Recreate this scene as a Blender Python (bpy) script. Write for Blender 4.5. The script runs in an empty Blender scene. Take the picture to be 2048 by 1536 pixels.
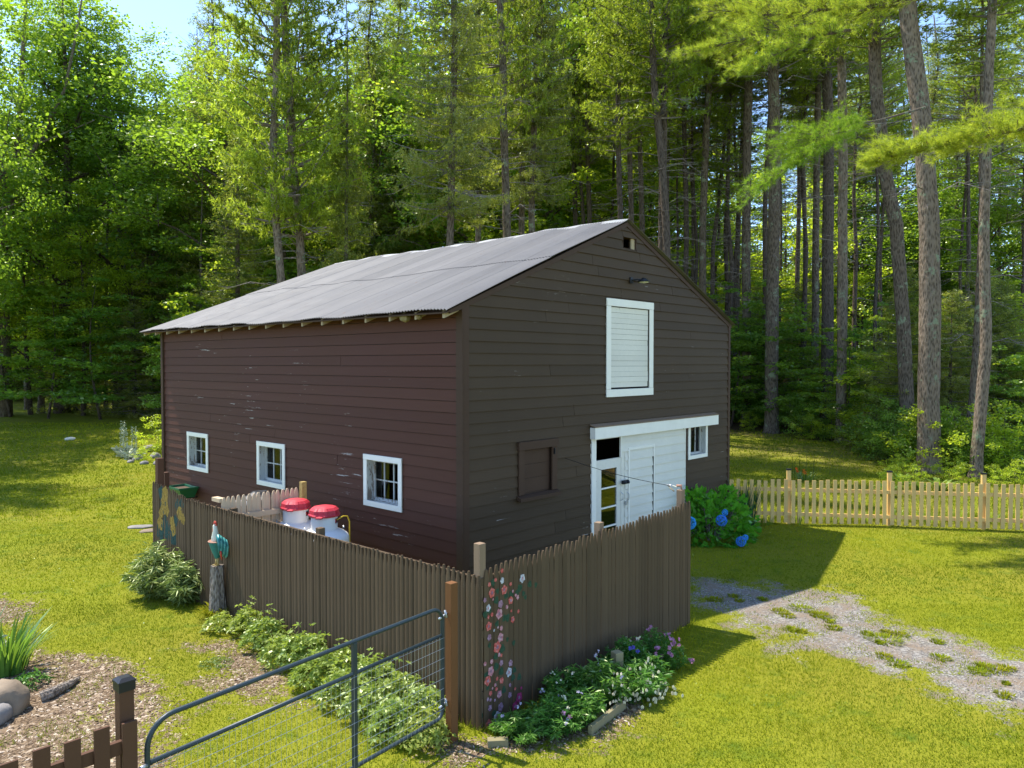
import bpy, math, random
import numpy as np
from mathutils import Vector, Matrix, noise as mnoise

random.seed(7)
SC = bpy.context.scene
COL = SC.collection

# ------------------------------------------------------------------ camera
CAM_H = 3.87
FPX = 1512.0                      # focal length in pixels of the 2048 wide photograph
PITCH = math.radians(1.55)
cam_data = bpy.data.cameras.new('camera')
cam_data.sensor_width = 36.0
cam_data.lens = 36.0 * FPX / 2048.0
cam_data.clip_start = 0.1
cam_data.clip_end = 3000
cam = bpy.data.objects.new('camera', cam_data)
COL.objects.link(cam)
cam.location = (0, 0, CAM_H)
cam.rotation_euler = (math.radians(90) - PITCH, 0, 0)
SC.camera = cam

# ------------------------------------------------------------------ sky, sun, exposure
SUN_EL = math.radians(62)
SUN_DIR = Vector((-0.843 * math.cos(SUN_EL), 0.538 * math.cos(SUN_EL), math.sin(SUN_EL))).normalized()
world = bpy.data.worlds.new('World')
SC.world = world
world.use_nodes = True
wn = world.node_tree
bgn = wn.nodes['Background']
sky = wn.nodes.new('ShaderNodeTexSky')
sky.sky_type = 'NISHITA'
sky.sun_disc = False
sky.sun_elevation = SUN_EL
sky.sun_rotation = math.atan2(SUN_DIR.x, SUN_DIR.y)
sky.altitude = 100
sky.air_density = 0.8
sky.dust_density = 0.2
sky.ozone_density = 3.0
wn.links.new(sky.outputs[0], bgn.inputs[0])
bgn.inputs[1].default_value = 0.14
sl = bpy.data.lights.new('sun', 'SUN')
sl.energy = 2.75
sl.angle = math.radians(0.55)
sl.color = (1.0, 0.95, 0.86)
sun = bpy.data.objects.new('sun', sl)
COL.objects.link(sun)
sun.rotation_euler = SUN_DIR.to_track_quat('Z', 'Y').to_euler()
sun.location = (-20, 15, 40)
SC.view_settings.view_transform = 'Standard'
SC.view_settings.look = 'None'
SC.view_settings.exposure = 1.66
SC.view_settings.gamma = 1.0
SC.view_settings.use_curve_mapping = False
SC.render.engine = 'CYCLES'
SC.cycles.use_denoising = True
SC.cycles.max_bounces = 7
SC.cycles.diffuse_bounces = 4
SC.cycles.transparent_max_bounces = 8

# ------------------------------------------------------------------ geometry of the place
def ray(px, py):
    x = (px - 1024) / FPX
    y = -(py - 768) / FPX
    return Vector((x, math.cos(PITCH) + y * math.sin(PITCH), -math.sin(PITCH) + y * math.cos(PITCH)))

def gz(x, y):
    t = (y - 22.0) / 4.0
    sp = np.log1p(np.exp(np.clip(t, -30, 30))) if not np.isscalar(t) else math.log1p(math.exp(max(-30, min(30, t))))
    base = 0.04 * 4.0 * (np.where(t > 30, t, sp) if not np.isscalar(t) else (t if t > 30 else sp))
    return base + 0.03 * np.sin(x * 0.31 + 1.0) * np.sin(y * 0.27) + 0.012 * np.sin(x * 1.3 + y * 0.9)

def gpt(px, py):
    """point on the ground seen at this pixel of the photograph"""
    d = ray(px, py)
    t = 3.0
    last = CAM_H
    while t < 200:
        x, y, z = d.x * t, d.y * t, CAM_H + d.z * t
        if z <= gz(x, y):
            break
        t += 0.02
    return Vector((d.x * t, d.y * t, float(gz(d.x * t, d.y * t))))

def at_depth(px, py, Y):
    d = ray(px, py)
    t = Y / d.y
    return Vector((d.x * t, Y, CAM_H + d.z * t))

TH = math.atan2(0.7396, 0.673)     # direction of the gable wall
GX = Vector((math.cos(TH), math.sin(TH), 0))
GY = Vector((-math.sin(TH), math.cos(TH), 0))
P0 = Vector((-0.766, 11.7, 0.0))   # near corner of the barn
W_, L_ = 8.95, 10.8
EZ, RZ = 4.78, 6.63

def on_plane(px, py, origin, n):
    d = ray(px, py)
    o = Vector((0, 0, CAM_H))
    t = (origin - o).dot(n) / d.dot(n)
    return o + d * t

def gab(px, py):
    """(x, z) on the gable wall in barn coordinates"""
    p = on_plane(px, py, P0, GY) - P0
    return p.dot(GX), p.z

def lw(px, py):
    """(y, z) on the long left wall"""
    p = on_plane(px, py, P0, GX) - P0
    return p.dot(GY), p.z

# ------------------------------------------------------------------ numpy noise
def _hash(ix, iy, s):
    v = np.sin(ix * 127.1 + iy * 311.7 + s * 74.7) * 43758.5453
    return v - np.floor(v)

def vnoise(x, y, s=0.0):
    ix, iy = np.floor(x), np.floor(y)
    fx, fy = x - ix, y - iy
    fx = fx * fx * (3 - 2 * fx); fy = fy * fy * (3 - 2 * fy)
    a = _hash(ix, iy, s); b = _hash(ix + 1, iy, s); c = _hash(ix, iy + 1, s); d = _hash(ix + 1, iy + 1, s)
    return (a * (1 - fx) + b * fx) * (1 - fy) + (c * (1 - fx) + d * fx) * fy

def fbm(x, y, s=0.0, o=4):
    r, a, t = 0, 0.5, 0
    for k in range(o):
        r = r + a * vnoise(x * 2 ** k, y * 2 ** k, s + k * 3.3); t += a; a *= 0.5
    return r / t

# ------------------------------------------------------------------ object helpers
def link(o, parent=None):
    COL.objects.link(o)
    if parent is not None:
        o.parent = parent
    return o

def tag(o, label=None, cat=None, group=None, kind=None):
    if label: o['label'] = label
    if cat: o['category'] = cat
    if group: o['group'] = group
    if kind: o['kind'] = kind
    return o

def thing(name, label, cat, loc=(0, 0, 0), rotz=0.0, group=None):
    o = bpy.data.objects.new(name, None)
    o.empty_display_size = 0.2
    link(o)
    o.location = loc
    o.rotation_euler = (0, 0, rotz)
    return tag(o, label, cat, group)

def np_mesh(name, verts, faces, mats=None, smooth=False, tint=None, uv=None):
    """verts (n,3); faces (m,k) all same k, or list of such arrays"""
    me = bpy.data.meshes.new(name)
    verts = np.asarray(verts, dtype=np.float32)
    if not isinstance(faces, list):
        faces = [faces]
    faces = [np.asarray(f, dtype=np.int32) for f in faces if len(f)]
    nl = sum(f.size for f in faces); nf = sum(len(f) for f in faces)
    me.vertices.add(len(verts)); me.vertices.foreach_set('co', verts.ravel())
    me.loops.add(nl); me.loops.foreach_set('vertex_index', np.concatenate([f.ravel() for f in faces]))
    me.polygons.add(nf)
    sizes = np.concatenate([np.full(len(f), f.shape[1], dtype=np.int32) for f in faces])
    starts = np.concatenate([[0], np.cumsum(sizes)[:-1]]).astype(np.int32)
    me.polygons.foreach_set('loop_start', starts)
    try:
        me.polygons.foreach_set('loop_total', sizes)
    except Exception:
        pass
    if smooth:
        me.polygons.foreach_set('use_smooth', np.ones(nf, dtype=bool))
    me.update(calc_edges=True)
    if tint is not None:
        at = me.attributes.new('tint', 'FLOAT', 'POINT')
        at.data.foreach_set('value', np.asarray(tint, dtype=np.float32))
    for m in (mats or []):
        me.materials.append(m)
    return me

class MB:
    """collects shapes into one mesh"""
    def __init__(self):
        self.v = []; self.f = []
    def add(self, vs, fs):
        n = len(self.v)
        self.v += [tuple(v) for v in vs]
        self.f += [tuple(i + n for i in f) for f in fs]
        return self
    def box(self, x0, x1, y0, y1, z0, z1, M=None):
        vs = [(x0, y0, z0), (x1, y0, z0), (x1, y1, z0), (x0, y1, z0), (x0, y0, z1), (x1, y0, z1), (x1, y1, z1), (x0, y1, z1)]
        if M is not None: vs = [tuple(M @ Vector(v)) for v in vs]
        return self.add(vs, [(0, 3, 2, 1), (4, 5, 6, 7), (0, 1, 5, 4), (1, 2, 6, 5), (2, 3, 7, 6), (3, 0, 4, 7)])
    def hexa(self, vs):
        return self.add(vs, [(0, 3, 2, 1), (4, 5, 6, 7), (0, 1, 5, 4), (1, 2, 6, 5), (2, 3, 7, 6), (3, 0, 4, 7)])
    def tube(self, pts, rad, sides=8, cap=True, squash=None):
        pts = [Vector(p) for p in pts]
        n = len(pts)
        if not hasattr(rad, '__len__'): rad = [rad] * n
        vs = []
        up = None
        for i, p in enumerate(pts):
            t = (pts[min(i + 1, n - 1)] - pts[max(i - 1, 0)]).normalized()
            if up is None:
                up = Vector((1, 0, 0)) if abs(t.x) < 0.8 else Vector((0, 1, 0))
            u = (up - t * up.dot(t)).normalized(); w = t.cross(u)
            up = u
            for k in range(sides):
                a = 2 * math.pi * k / sides
                vs.append(p + (u * math.cos(a) + w * math.sin(a)) * rad[i])
        fs = []
        for i in range(n - 1):
            for k in range(sides):
                k2 = (k + 1) % sides
                fs.append((i * sides + k, i * sides + k2, (i + 1) * sides + k2, (i + 1) * sides + k))
        if cap:
            fs.append(tuple(range(sides - 1, -1, -1)))
            fs.append(tuple((n - 1) * sides + k for k in range(sides)))
        return self.add(vs, fs)
    def lathe(self, prof, sides=24, c=(0, 0, 0), wob=None):
        vs = []; fs = []
        for i, (r, z) in enumerate(prof):
            for k in range(sides):
                a = 2 * math.pi * k / sides
                q = 1.0 if wob is None else wob(a, i)
                vs.append((c[0] + r * q * math.cos(a), c[1] + r * q * math.sin(a), c[2] + z))
        for i in range(len(prof) - 1):
            for k in range(sides):
                k2 = (k + 1) % sides
                fs.append((i * sides + k, i * sides + k2, (i + 1) * sides + k2, (i + 1) * sides + k))
        if prof[0][0] > 1e-4: fs.append(tuple(range(sides - 1, -1, -1)))
        if prof[-1][0] > 1e-4: fs.append(tuple((len(prof) - 1) * sides + k for k in range(sides)))
        return self.add(vs, fs)
    def prism(self, poly, a0, a1, axis='y'):
        """poly list of 2D points; extruded along the axis"""
        n = len(poly)
        def P(q, a):
            if axis == 'y': return (q[0], a, q[1])
            if axis == 'x': return (a, q[0], q[1])
            return (q[0], q[1], a)
        vs = [P(q, a0) for q in poly] + [P(q, a1) for q in poly]
        fs = [tuple(range(n - 1, -1, -1)), tuple(range(n, 2 * n))]
        for i in range(n):
            j = (i + 1) % n
            fs.append((i, j, n + j, n + i))
        return self.add(vs, fs)
    def mesh(self, name, m, smooth=False, bevel=None):
        me = bpy.data.meshes.new(name)
        me.from_pydata(self.v, [], self.f)
        me.update()
        if m: me.materials.append(m)
        if smooth:
            for p in me.polygons: p.use_smooth = True
        return me
    def build(self, name, m, parent=None, smooth=False, loc=None, rot=None, bevel=None):
        o = bpy.data.objects.new(name, self.mesh(name, m, smooth))
        link(o, parent)
        if loc is not None: o.location = loc
        if rot is not None: o.rotation_euler = rot
        if bevel:
            b = o.modifiers.new('bevel', 'BEVEL'); b.width = bevel; b.segments = 2; b.limit_method = 'ANGLE'
        return o

def inst(name, me, parent=None, loc=(0, 0, 0), rot=(0, 0, 0), scale=None):
    o = bpy.data.objects.new(name, me)
    if name in ('limbs', 'needles', 'flower'): o['kind'] = 'stuff'
    link(o, parent)
    o.location = loc; o.rotation_euler = rot
    if scale is not None: o.scale = scale if hasattr(scale, '__len__') else (scale,) * 3
    return o

# ------------------------------------------------------------------ materials
def new_mat(name):
    m = bpy.data.materials.new(name)
    m.use_nodes = True
    nt = m.node_tree
    nt.nodes.clear()
    out = nt.nodes.new('ShaderNodeOutputMaterial')
    return m, nt, out

class NT:
    def __init__(self, nt): self.nt = nt
    def n(self, t, **kw):
        x = self.nt.nodes.new('ShaderNode' + t)
        for k, v in kw.items(): setattr(x, k, v)
        return x
    def l(self, a, b): self.nt.links.new(a, b)
    def coord(self, which='Object'):
        if not hasattr(self, '_tc'): self._tc = self.n('TexCoord')
        return self._tc.outputs[which]
    def mapping(self, scale=(1, 1, 1), which='Object', rnd=False):
        mp = self.n('Mapping'); mp.inputs['Scale'].default_value = scale
        self.l(self.coord(which), mp.inputs['Vector'])
        if rnd:
            oi = self.n('ObjectInfo'); sc = self.n('VectorMath', operation='SCALE')
            cb = self.n('CombineXYZ')
            for i in range(3): self.l(oi.outputs['Random'], cb.inputs[i])
            self.l(cb.outputs[0], sc.inputs[0]); sc.inputs['Scale'].default_value = 37.0
            self.l(sc.outputs[0], mp.inputs['Location'])
        return mp.outputs[0]
    def noise(self, vec, scale=5, detail=4, rough=0.55, dist=0.0):
        x = self.n('TexNoise'); x.inputs['Scale'].default_value = scale
        x.inputs['Detail'].default_value = detail; x.inputs['Roughness'].default_value = rough
        x.inputs['Distortion'].default_value = dist
        self.l(vec, x.inputs['Vector']); return x.outputs['Fac']
    def voronoi(self, vec, scale=5, feature='F1', out='Distance'):
        x = self.n('TexVoronoi', feature=feature); x.inputs['Scale'].default_value = scale
        self.l(vec, x.inputs['Vector']); return x.outputs[out]
    def ramp(self, fac, stops):
        x = self.n('ValToRGB')
        el = x.color_ramp.elements
        while len(el) < len(stops): el.new(0.5)
        for e, (p, c) in zip(el, stops):
            e.position = p; e.color = (*c, 1) if len(c) == 3 else c
        self.l(fac, x.inputs[0]); return x.outputs[0]
    def mapr(self, v, a, b, c=0.0, d=1.0):
        x = self.n('MapRange'); x.inputs[1].default_value = a; x.inputs[2].default_value = b
        x.inputs[3].default_value = c; x.inputs[4].default_value = d
        self.l(v, x.inputs[0]); return x.outputs[0]
    def mix(self, f, a, b, blend='MIX'):
        x = self.n('Mix', data_type='RGBA', blend_type=blend)
        for s, v in ((x.inputs[0], f), (x.inputs[6], a), (x.inputs[7], b)):
            if hasattr(v, 'is_linked'): self.l(v, s)
            elif hasattr(v, '__len__'): s.default_value = (*v, 1)
            else: s.default_value = v
        return x.outputs[2]
    def math(self, op, a, b=0.0):
        x = self.n('Math', operation=op)
        for s, v in ((x.inputs[0], a), (x.inputs[1], b)):
            if hasattr(v, 'is_linked'): self.l(v, s)
            else: s.default_value = v
        return x.outputs[0]
    def bump(self, h, strength=0.3, dist=0.02):
        x = self.n('Bump'); x.inputs['Strength'].default_value = strength; x.inputs['Distance'].default_value = dist
        self.l(h, x.inputs['Height']); return x.outputs[0]
    def bsdf(self, color, rough=0.8, bump=None, metal=0.0, spec=0.3, out=None):
        b = self.n('BsdfPrincipled')
        if hasattr(color, 'is_linked'): self.l(color, b.inputs['Base Color'])
        else: b.inputs['Base Color'].default_value = (*color, 1)
        if hasattr(rough, 'is_linked'): self.l(rough, b.inputs['Roughness'])
        else: b.inputs['Roughness'].default_value = rough
        b.inputs['Metallic'].default_value = metal
        b.inputs['Specular IOR Level'].default_value = spec
        if bump is not None: self.l(bump, b.inputs['Normal'])
        if out is not None: self.l(b.outputs[0], out.inputs[0])
        return b

def mat_simple(name, col, rough=0.7, var=0.12, scale=6, bump=0.0, metal=0.0, spec=0.3):
    m, nt, out = new_mat(name); N = NT(nt)
    v = N.mapping(rnd=True)
    f = N.noise(v, scale, 5)
    c = N.mix(f, tuple(x * (1 - var * 1.6) for x in col), tuple(min(1, x * (1 + var * 1.6)) for x in col))
    bp = N.bump(N.noise(v, scale * 6, 3), bump, 0.01) if bump else None
    N.bsdf(c, rough, bp, metal, spec, out)
    return m

def mat_paint_wood(name, col, flake=0.0, stretch=(0.6, 0.6, 6), obj_var=0.18, grain=14, rough=0.75, flake_col=(0.42, 0.38, 0.34), col2=None):
    """painted boards; stretch compresses noise along the grain; flake = amount of peeled paint"""
    m, nt, out = new_mat(name); N = NT(nt)
    v = N.mapping(stretch, rnd=True)
    vo = N.mapping(stretch)
    f = N.noise(v, grain, 5, 0.6)
    big = N.noise(N.mapping((1, 1, 1)), 0.7, 3)
    c = N.mix(f, tuple(x * 0.78 for x in col), tuple(x * 1.22 for x in col))
    c = N.mix(N.mapr(big, 0.35, 0.7), c, tuple(x * 0.8 for x in (col2 or col)))
    oi = N.n('ObjectInfo')
    c = N.mix(0.5, c, N.mix(oi.outputs['Random'], tuple(x * (1 - obj_var) for x in col), tuple(x * (1 + obj_var) for x in col)))
    if flake:
        fl = N.noise(v, grain * 0.55, 6, 0.72)
        reg = N.noise(N.mapping((1, 1, 1)), 0.5, 2)
        th = N.math('ADD', N.mapr(reg, 0.42, 0.72, 0.0, 0.12), fl)
        k = N.mapr(th, 0.80 - flake, 0.815 - flake)
        c = N.mix(k, c, flake_col)
    bp = N.bump(f, 0.35, 0.004)
    N.bsdf(c, rough, bp, 0, 0.12, out)
    return m

def mat_leaf(name, c1, c2, tc, transl=0.45, gloss=0.12, objvar=0.25):
    m, nt, out = new_mat(name); N = NT(nt)
    at = N.n('Attribute', attribute_name='tint')
    oi = N.n('ObjectInfo')
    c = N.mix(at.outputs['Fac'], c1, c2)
    hs = N.n('HueSaturation')
    N.l(N.mapr(oi.outputs['Random'], 0, 1, 0.5 - 0.025, 0.5 + 0.02), hs.inputs['Hue'])
    N.l(N.mapr(oi.outputs['Random'], 0, 1, 1 + objvar, 1 - objvar), hs.inputs['Value'])
    N.l(c, hs.inputs['Color'])
    d = N.n('BsdfDiffuse'); N.l(hs.outputs[0], d.inputs[0])
    t = N.n('BsdfTranslucent')
    tcol = N.mix(at.outputs['Fac'], tuple(x * 0.7 for x in tc), tuple(x * 1.25 for x in tc))
    N.l(tcol, t.inputs[0])
    mx = N.n('MixShader'); mx.inputs[0].default_value = transl
    N.l(d.outputs[0], mx.inputs[1]); N.l(t.outputs[0], mx.inputs[2])
    g = N.n('BsdfGlossy'); g.inputs['Roughness'].default_value = 0.45; g.inputs[0].default_value = (0.7, 0.75, 0.5, 1)
    mx2 = N.n('MixShader')
    fr = N.n('Fresnel'); fr.inputs[0].default_value = 1.4
    N.l(N.math('MULTIPLY', fr.outputs[0], gloss * 1.3), mx2.inputs[0])
    N.l(mx.outputs[0], mx2.inputs[1]); N.l(g.outputs[0], mx2.inputs[2])
    N.l(mx2.outputs[0], out.inputs[0])
    return m

def mat_bark(name, c1, c2, lichen=0.0, scale=1.0):
    m, nt, out = new_mat(name); N = NT(nt)
    v = N.mapping((4 * scale, 4 * scale, 1.1 * scale), rnd=True)
    f = N.noise(v, 4, 6, 0.7, 0.6)
    vo = N.voronoi(v, 5)
    h = N.math('ADD', f, vo)
    c = N.ramp(N.math('MULTIPLY', h, 0.8), [(0.28, tuple(x * 0.30 for x in c1)), (0.55, c1), (0.9, c2)])
    if lichen:
        ln = N.noise(N.mapping((1, 1, 1), rnd=True), 2.2, 5, 0.7)
        c = N.mix(N.mapr(ln, 0.62 - lichen, 0.68 - lichen), c, (0.24, 0.27, 0.17))
    N.bsdf(c, 0.9, N.bump(h, 0.9, 0.03), 0, 0.15, out)
    return m

M = {}
M['barn_long'] = mat_paint_wood('barn_paint_long', (0.090, 0.037, 0.023), 0.076, (6, 0.42, 9), 0.15, 5, 0.6, col2=(0.115, 0.045, 0.034))
M['barn_gable'] = mat_paint_wood('barn_paint_gable', (0.074, 0.048, 0.027), 0.060, (0.42, 6, 9), 0.15, 5, 0.6)
M['barn_trim'] = mat_paint_wood('barn_paint_trim', (0.074, 0.043, 0.027), 0.05, (7, 7, 0.6), 0.08, 6, 0.6)
M['white'] = mat_paint_wood('white_paint', (0.74, 0.70, 0.60), 0.05, (2, 2, 2), 0.06, 6, 0.55, (0.20, 0.17, 0.13))
M['white_old'] = mat_paint_wood('flaking_white_paint', (0.50, 0.50, 0.46), 0.20, (3, 3, 1.2), 0.06, 8, 0.7, (0.22, 0.18, 0.14))
M['white_trim'] = mat_simple('white_trim_paint', (0.84, 0.80, 0.70), 0.5, 0.04, 5)
M['stockade'] = mat_paint_wood('stockade_stain', (0.108, 0.072, 0.041), 0.02, (8, 8, 0.5), 0.30, 4, 0.8, (0.36, 0.30, 0.24), col2=(0.098, 0.068, 0.038))
M['bare_picket'] = mat_paint_wood('bare_picket_wood', (0.60, 0.44, 0.28), 0.03, (8, 8, 0.6), 0.12, 4, 0.85, (0.3, 0.24, 0.18))
M['post_grey'] = mat_paint_wood('post_grey_wood', (0.24, 0.165, 0.105), 0.0, (8, 8, 0.7), 0.15, 5, 0.85)
M['post_brown'] = mat_paint_wood('post_brown_stain', (0.17, 0.075, 0.028), 0.0, (8, 8, 0.7), 0.05, 4, 0.7)
M['near_brown'] = mat_paint_wood('picket_brown_stain', (0.105, 0.052, 0.030), 0.0, (8, 8, 0.7), 0.08, 4, 0.65)
M['new_wood'] = mat_paint_wood('new_pine_wood', (0.72, 0.48, 0.18), 0.0, (8, 8, 0.7), 0.16, 5, 0.75)
M['rafter'] = mat_paint_wood('pale_rafter_wood', (0.40, 0.31, 0.19), 0.0, (1, 5, 5), 0.08, 5, 0.8)
M['dark'] = mat_simple('dark_interior', (0.012, 0.011, 0.01), 0.9, 0.2)
M['black_metal'] = mat_simple('black_metal', (0.02, 0.02, 0.022), 0.45, 0.2, metal=0.2)
M['galv'] = mat_simple('galvanised_steel', (0.45, 0.46, 0.48), 0.4, 0.15, metal=0.7)
M['gate_blue'] = mat_simple('slate_blue_enamel', (0.020, 0.034, 0.040), 0.45, 0.12, 9, 0.05, spec=0.5)
M['tank_white'] = mat_simple('tank_white_paint', (0.80, 0.78, 0.72), 0.4, 0.04, 3)
M['red_plastic'] = mat_simple('red_plastic', (0.52, 0.026, 0.04), 0.5, 0.08, 4, spec=0.5)
M['yellow'] = mat_simple('yellow_tube', (0.62, 0.42, 0.03), 0.5, 0.05)
M['green_plastic'] = mat_simple('green_plastic', (0.015, 0.11, 0.045), 0.4, 0.15, 5, spec=0.5)
M['soil'] = mat_simple('potting_soil', (0.10, 0.065, 0.04), 0.95, 0.4, 30, 0.6)
M['teal'] = mat_simple('teal_glaze', (0.015, 0.17, 0.17), 0.3, 0.35, 14, spec=0.5)
M['teal_light'] = mat_simple('pale_teal_glaze', (0.12, 0.42, 0.36), 0.3, 0.35, 25, spec=0.5)
M['cream'] = mat_simple('cream_glaze', (0.62, 0.62, 0.50), 0.4, 0.1, 8)
M['terra'] = mat_simple('terracotta', (0.36, 0.19, 0.13), 0.7, 0.1, 8)
M['gold'] = mat_simple('ochre_glaze', (0.42, 0.29, 0.09), 0.5, 0.3, 20)
M['red_glaze'] = mat_simple('red_glaze', (0.5, 0.06, 0.03), 0.4, 0.1, 8)
M['rock'] = mat_simple('granite', (0.24, 0.18, 0.12), 0.9, 0.35, 4, 0.7)
M['rock_grey'] = mat_simple('grey_stone', (0.24, 0.22, 0.20), 0.9, 0.35, 5, 0.7)
M['drift'] = mat_bark('weathered_log', (0.13, 0.10, 0.075), (0.30, 0.25, 0.20), 0, 2)
M['edging'] = mat_paint_wood('edging_board', (0.26, 0.22, 0.12), 0.0, (2, 2, 2), 0.1, 5, 0.9)
M['bark_pine'] = mat_bark('pine_bark', (0.066, 0.049, 0.034), (0.17, 0.13, 0.095), 0.05)
M['bark_pale'] = mat_bark('pale_bark', (0.100, 0.074, 0.052), (0.235, 0.18, 0.13), 0.03)
M['bark_dark'] = mat_bark('dark_bark', (0.058, 0.042, 0.032), (0.13, 0.10, 0.078), 0.0)
M['twig'] = mat_bark('dead_twig', (0.16, 0.13, 0.11), (0.28, 0.24, 0.21), 0.0, 2)
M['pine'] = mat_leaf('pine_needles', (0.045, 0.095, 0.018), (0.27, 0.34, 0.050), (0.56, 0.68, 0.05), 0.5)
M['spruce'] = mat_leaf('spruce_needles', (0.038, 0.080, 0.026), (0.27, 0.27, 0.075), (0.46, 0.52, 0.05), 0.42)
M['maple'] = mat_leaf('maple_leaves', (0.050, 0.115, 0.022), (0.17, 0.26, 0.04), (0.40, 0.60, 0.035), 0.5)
M['bright'] = mat_leaf('sunlit_leaves', (0.10, 0.17, 0.02), (0.24, 0.31, 0.035), (0.72, 0.86, 0.05), 0.6)  # lighter leaf copy, the sunlit glow is put into its colour
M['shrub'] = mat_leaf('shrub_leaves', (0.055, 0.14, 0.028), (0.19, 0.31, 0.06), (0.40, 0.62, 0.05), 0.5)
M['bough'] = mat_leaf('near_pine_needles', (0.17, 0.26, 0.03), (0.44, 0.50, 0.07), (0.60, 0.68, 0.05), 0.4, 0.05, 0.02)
M['grass'] = mat_leaf('grass_blades', (0.120, 0.175, 0.010), (0.325, 0.310, 0.018), (0.30, 0.36, 0.012), 0.35, 0.01, 0.0)
M['cutleaf'] = mat_leaf('cranesbill_leaves', (0.15, 0.22, 0.035), (0.34, 0.40, 0.10), (0.40, 0.50, 0.05), 0.4, 0.14, 0.1)
M['bushleaf'] = mat_leaf('long_leaves', (0.12, 0.18, 0.035), (0.30, 0.36, 0.12), (0.2, 0.3, 0.05), 0.3, 0.15, 0.05)
M['blade'] = mat_leaf('iris_blades', (0.055, 0.14, 0.03), (0.16, 0.27, 0.05), (0.26, 0.42, 0.04), 0.35, 0.14, 0.05)
M['blade_dark'] = mat_leaf('dark_iris_blades', (0.018, 0.07, 0.03), (0.045, 0.12, 0.045), (0.06, 0.16, 0.03), 0.25, 0.1, 0.05)
M['hydrangea'] = mat_leaf('hydrangea_leaves', (0.05, 0.22, 0.015), (0.12, 0.38, 0.03), (0.20, 0.5, 0.02), 0.4, 0.16, 0.05)
M['bedleaf'] = mat_leaf('flowerbed_leaves', (0.035, 0.13, 0.022), (0.11, 0.26, 0.045), (0.16, 0.36, 0.03), 0.35, 0.16, 0.1)
M['silver'] = mat_leaf('silver_leaves', (0.28, 0.33, 0.25), (0.5, 0.55, 0.45), (0.3, 0.35, 0.2), 0.2, 0.1, 0.1)
M['fern'] = mat_leaf('fern_leaves', (0.14, 0.24, 0.03), (0.30, 0.40, 0.06), (0.4, 0.5, 0.05), 0.45, 0.1, 0.1)
M['bough_green'] = mat_leaf('green_pine_needles', (0.10, 0.19, 0.02), (0.30, 0.42, 0.045), (0.36, 0.52, 0.035), 0.4, 0.05, 0.02)  # greener needle colour for the bough of the thickest pine
def petal(name, c): return mat_leaf(name, tuple(x * 0.75 for x in c), c, c, 0.3, 0.05, 0.05)
M['blue_petal'] = petal('blue_petals', (0.10, 0.42, 0.95))
M['white_petal'] = petal('white_petals', (0.90, 0.84, 0.62))
M['pink_petal'] = petal('pink_petals', (0.66, 0.30, 0.45))
M['lilac_petal'] = petal('lilac_petals', (0.62, 0.56, 0.72))
M['violet_petal'] = petal('violet_petals', (0.20, 0.14, 0.55))
M['orange_petal'] = petal('orange_petals', (0.75, 0.22, 0.04))
# ------------------------------------------------------------------ ground
def poly_ground(pts): return np.array([[p.x, p.y] for p in (gpt(*q) for q in pts)])

def sdist(x, y, poly):
    """signed distance, positive inside"""
    d = np.full(x.shape, 1e9); ins = np.zeros(x.shape, bool)
    n = len(poly)
    for i in range(n):
        ax, ay = poly[i]; bx, by = poly[(i + 1) % n]
        ex, ey = bx - ax, by - ay
        t = np.clip(((x - ax) * ex + (y - ay) * ey) / (ex * ex + ey * ey), 0, 1)
        d = np.minimum(d, np.hypot(x - ax - t * ex, y - ay - t * ey))
        c = ((ay > y) != (by > y)) & (x < (bx - ax) * (y - ay) / (by - ay + 1e-12) + ax)
        ins ^= c
    return np.where(ins, d, -d)

GRAVEL = poly_ground([(1385, 1170), (1450, 1160), (1530, 1172), (1620, 1180), (1720, 1212), (1830, 1248), (1950, 1288), (2048, 1312), (2300, 1380),
                      (2300, 1560), (2048, 1440), (1960, 1400), (1850, 1352), (1700, 1322), (1590, 1300), (1530, 1262), (1470, 1232), (1395, 1212)])
MULCH = [poly_ground([(-200, 1350), (20, 1310), (130, 1320), (215, 1312), (280, 1345), (300, 1400), (330, 1470), (300, 1700), (-400, 1700)]),
         poly_ground([(-120, 1205), (0, 1200), (55, 1212), (40, 1245), (-60, 1260)]),
         poly_ground([(405, 1290), (470, 1278), (520, 1330), (570, 1352), (590, 1400), (540, 1398), (450, 1388), (420, 1350), (440, 1320)]),
         poly_ground([(880, 1478), (980, 1488), (1010, 1510), (960, 1530), (900, 1525), (840, 1500)]),
         poly_ground([(1000, 1480), (1180, 1440), (1290, 1370), (1320, 1385), (1200, 1470), (1020, 1510)])]
EDGE_U = np.array([-2.5, -0.68, -0.46, -0.2, 0.1, 0.28, 0.34, 0.42, 0.50, 0.68, 2.5])
EDGE_D = np.array([52, 53, 54, 44, 38, 36, 35, 33, 28.0, 25.0, 22])

def masks(x, y):
    wx = (fbm(x * 1.7, y * 1.7, 5) - 0.5); wy = (fbm(x * 1.7, y * 1.7, 9) - 0.5)
    big = fbm(x * 0.5, y * 0.5, 2) - 0.5
    g = sdist(x, y, GRAVEL) + wx * 1.6
    m = np.full(x.shape, -9.0)
    for p in MULCH: m = np.maximum(m, sdist(x, y, p))
    m = m + wy * 0.7
    lit = (y - np.interp(x / np.maximum(y, 1), EDGE_U, EDGE_D)) + big * 4
    return g, m, lit

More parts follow.
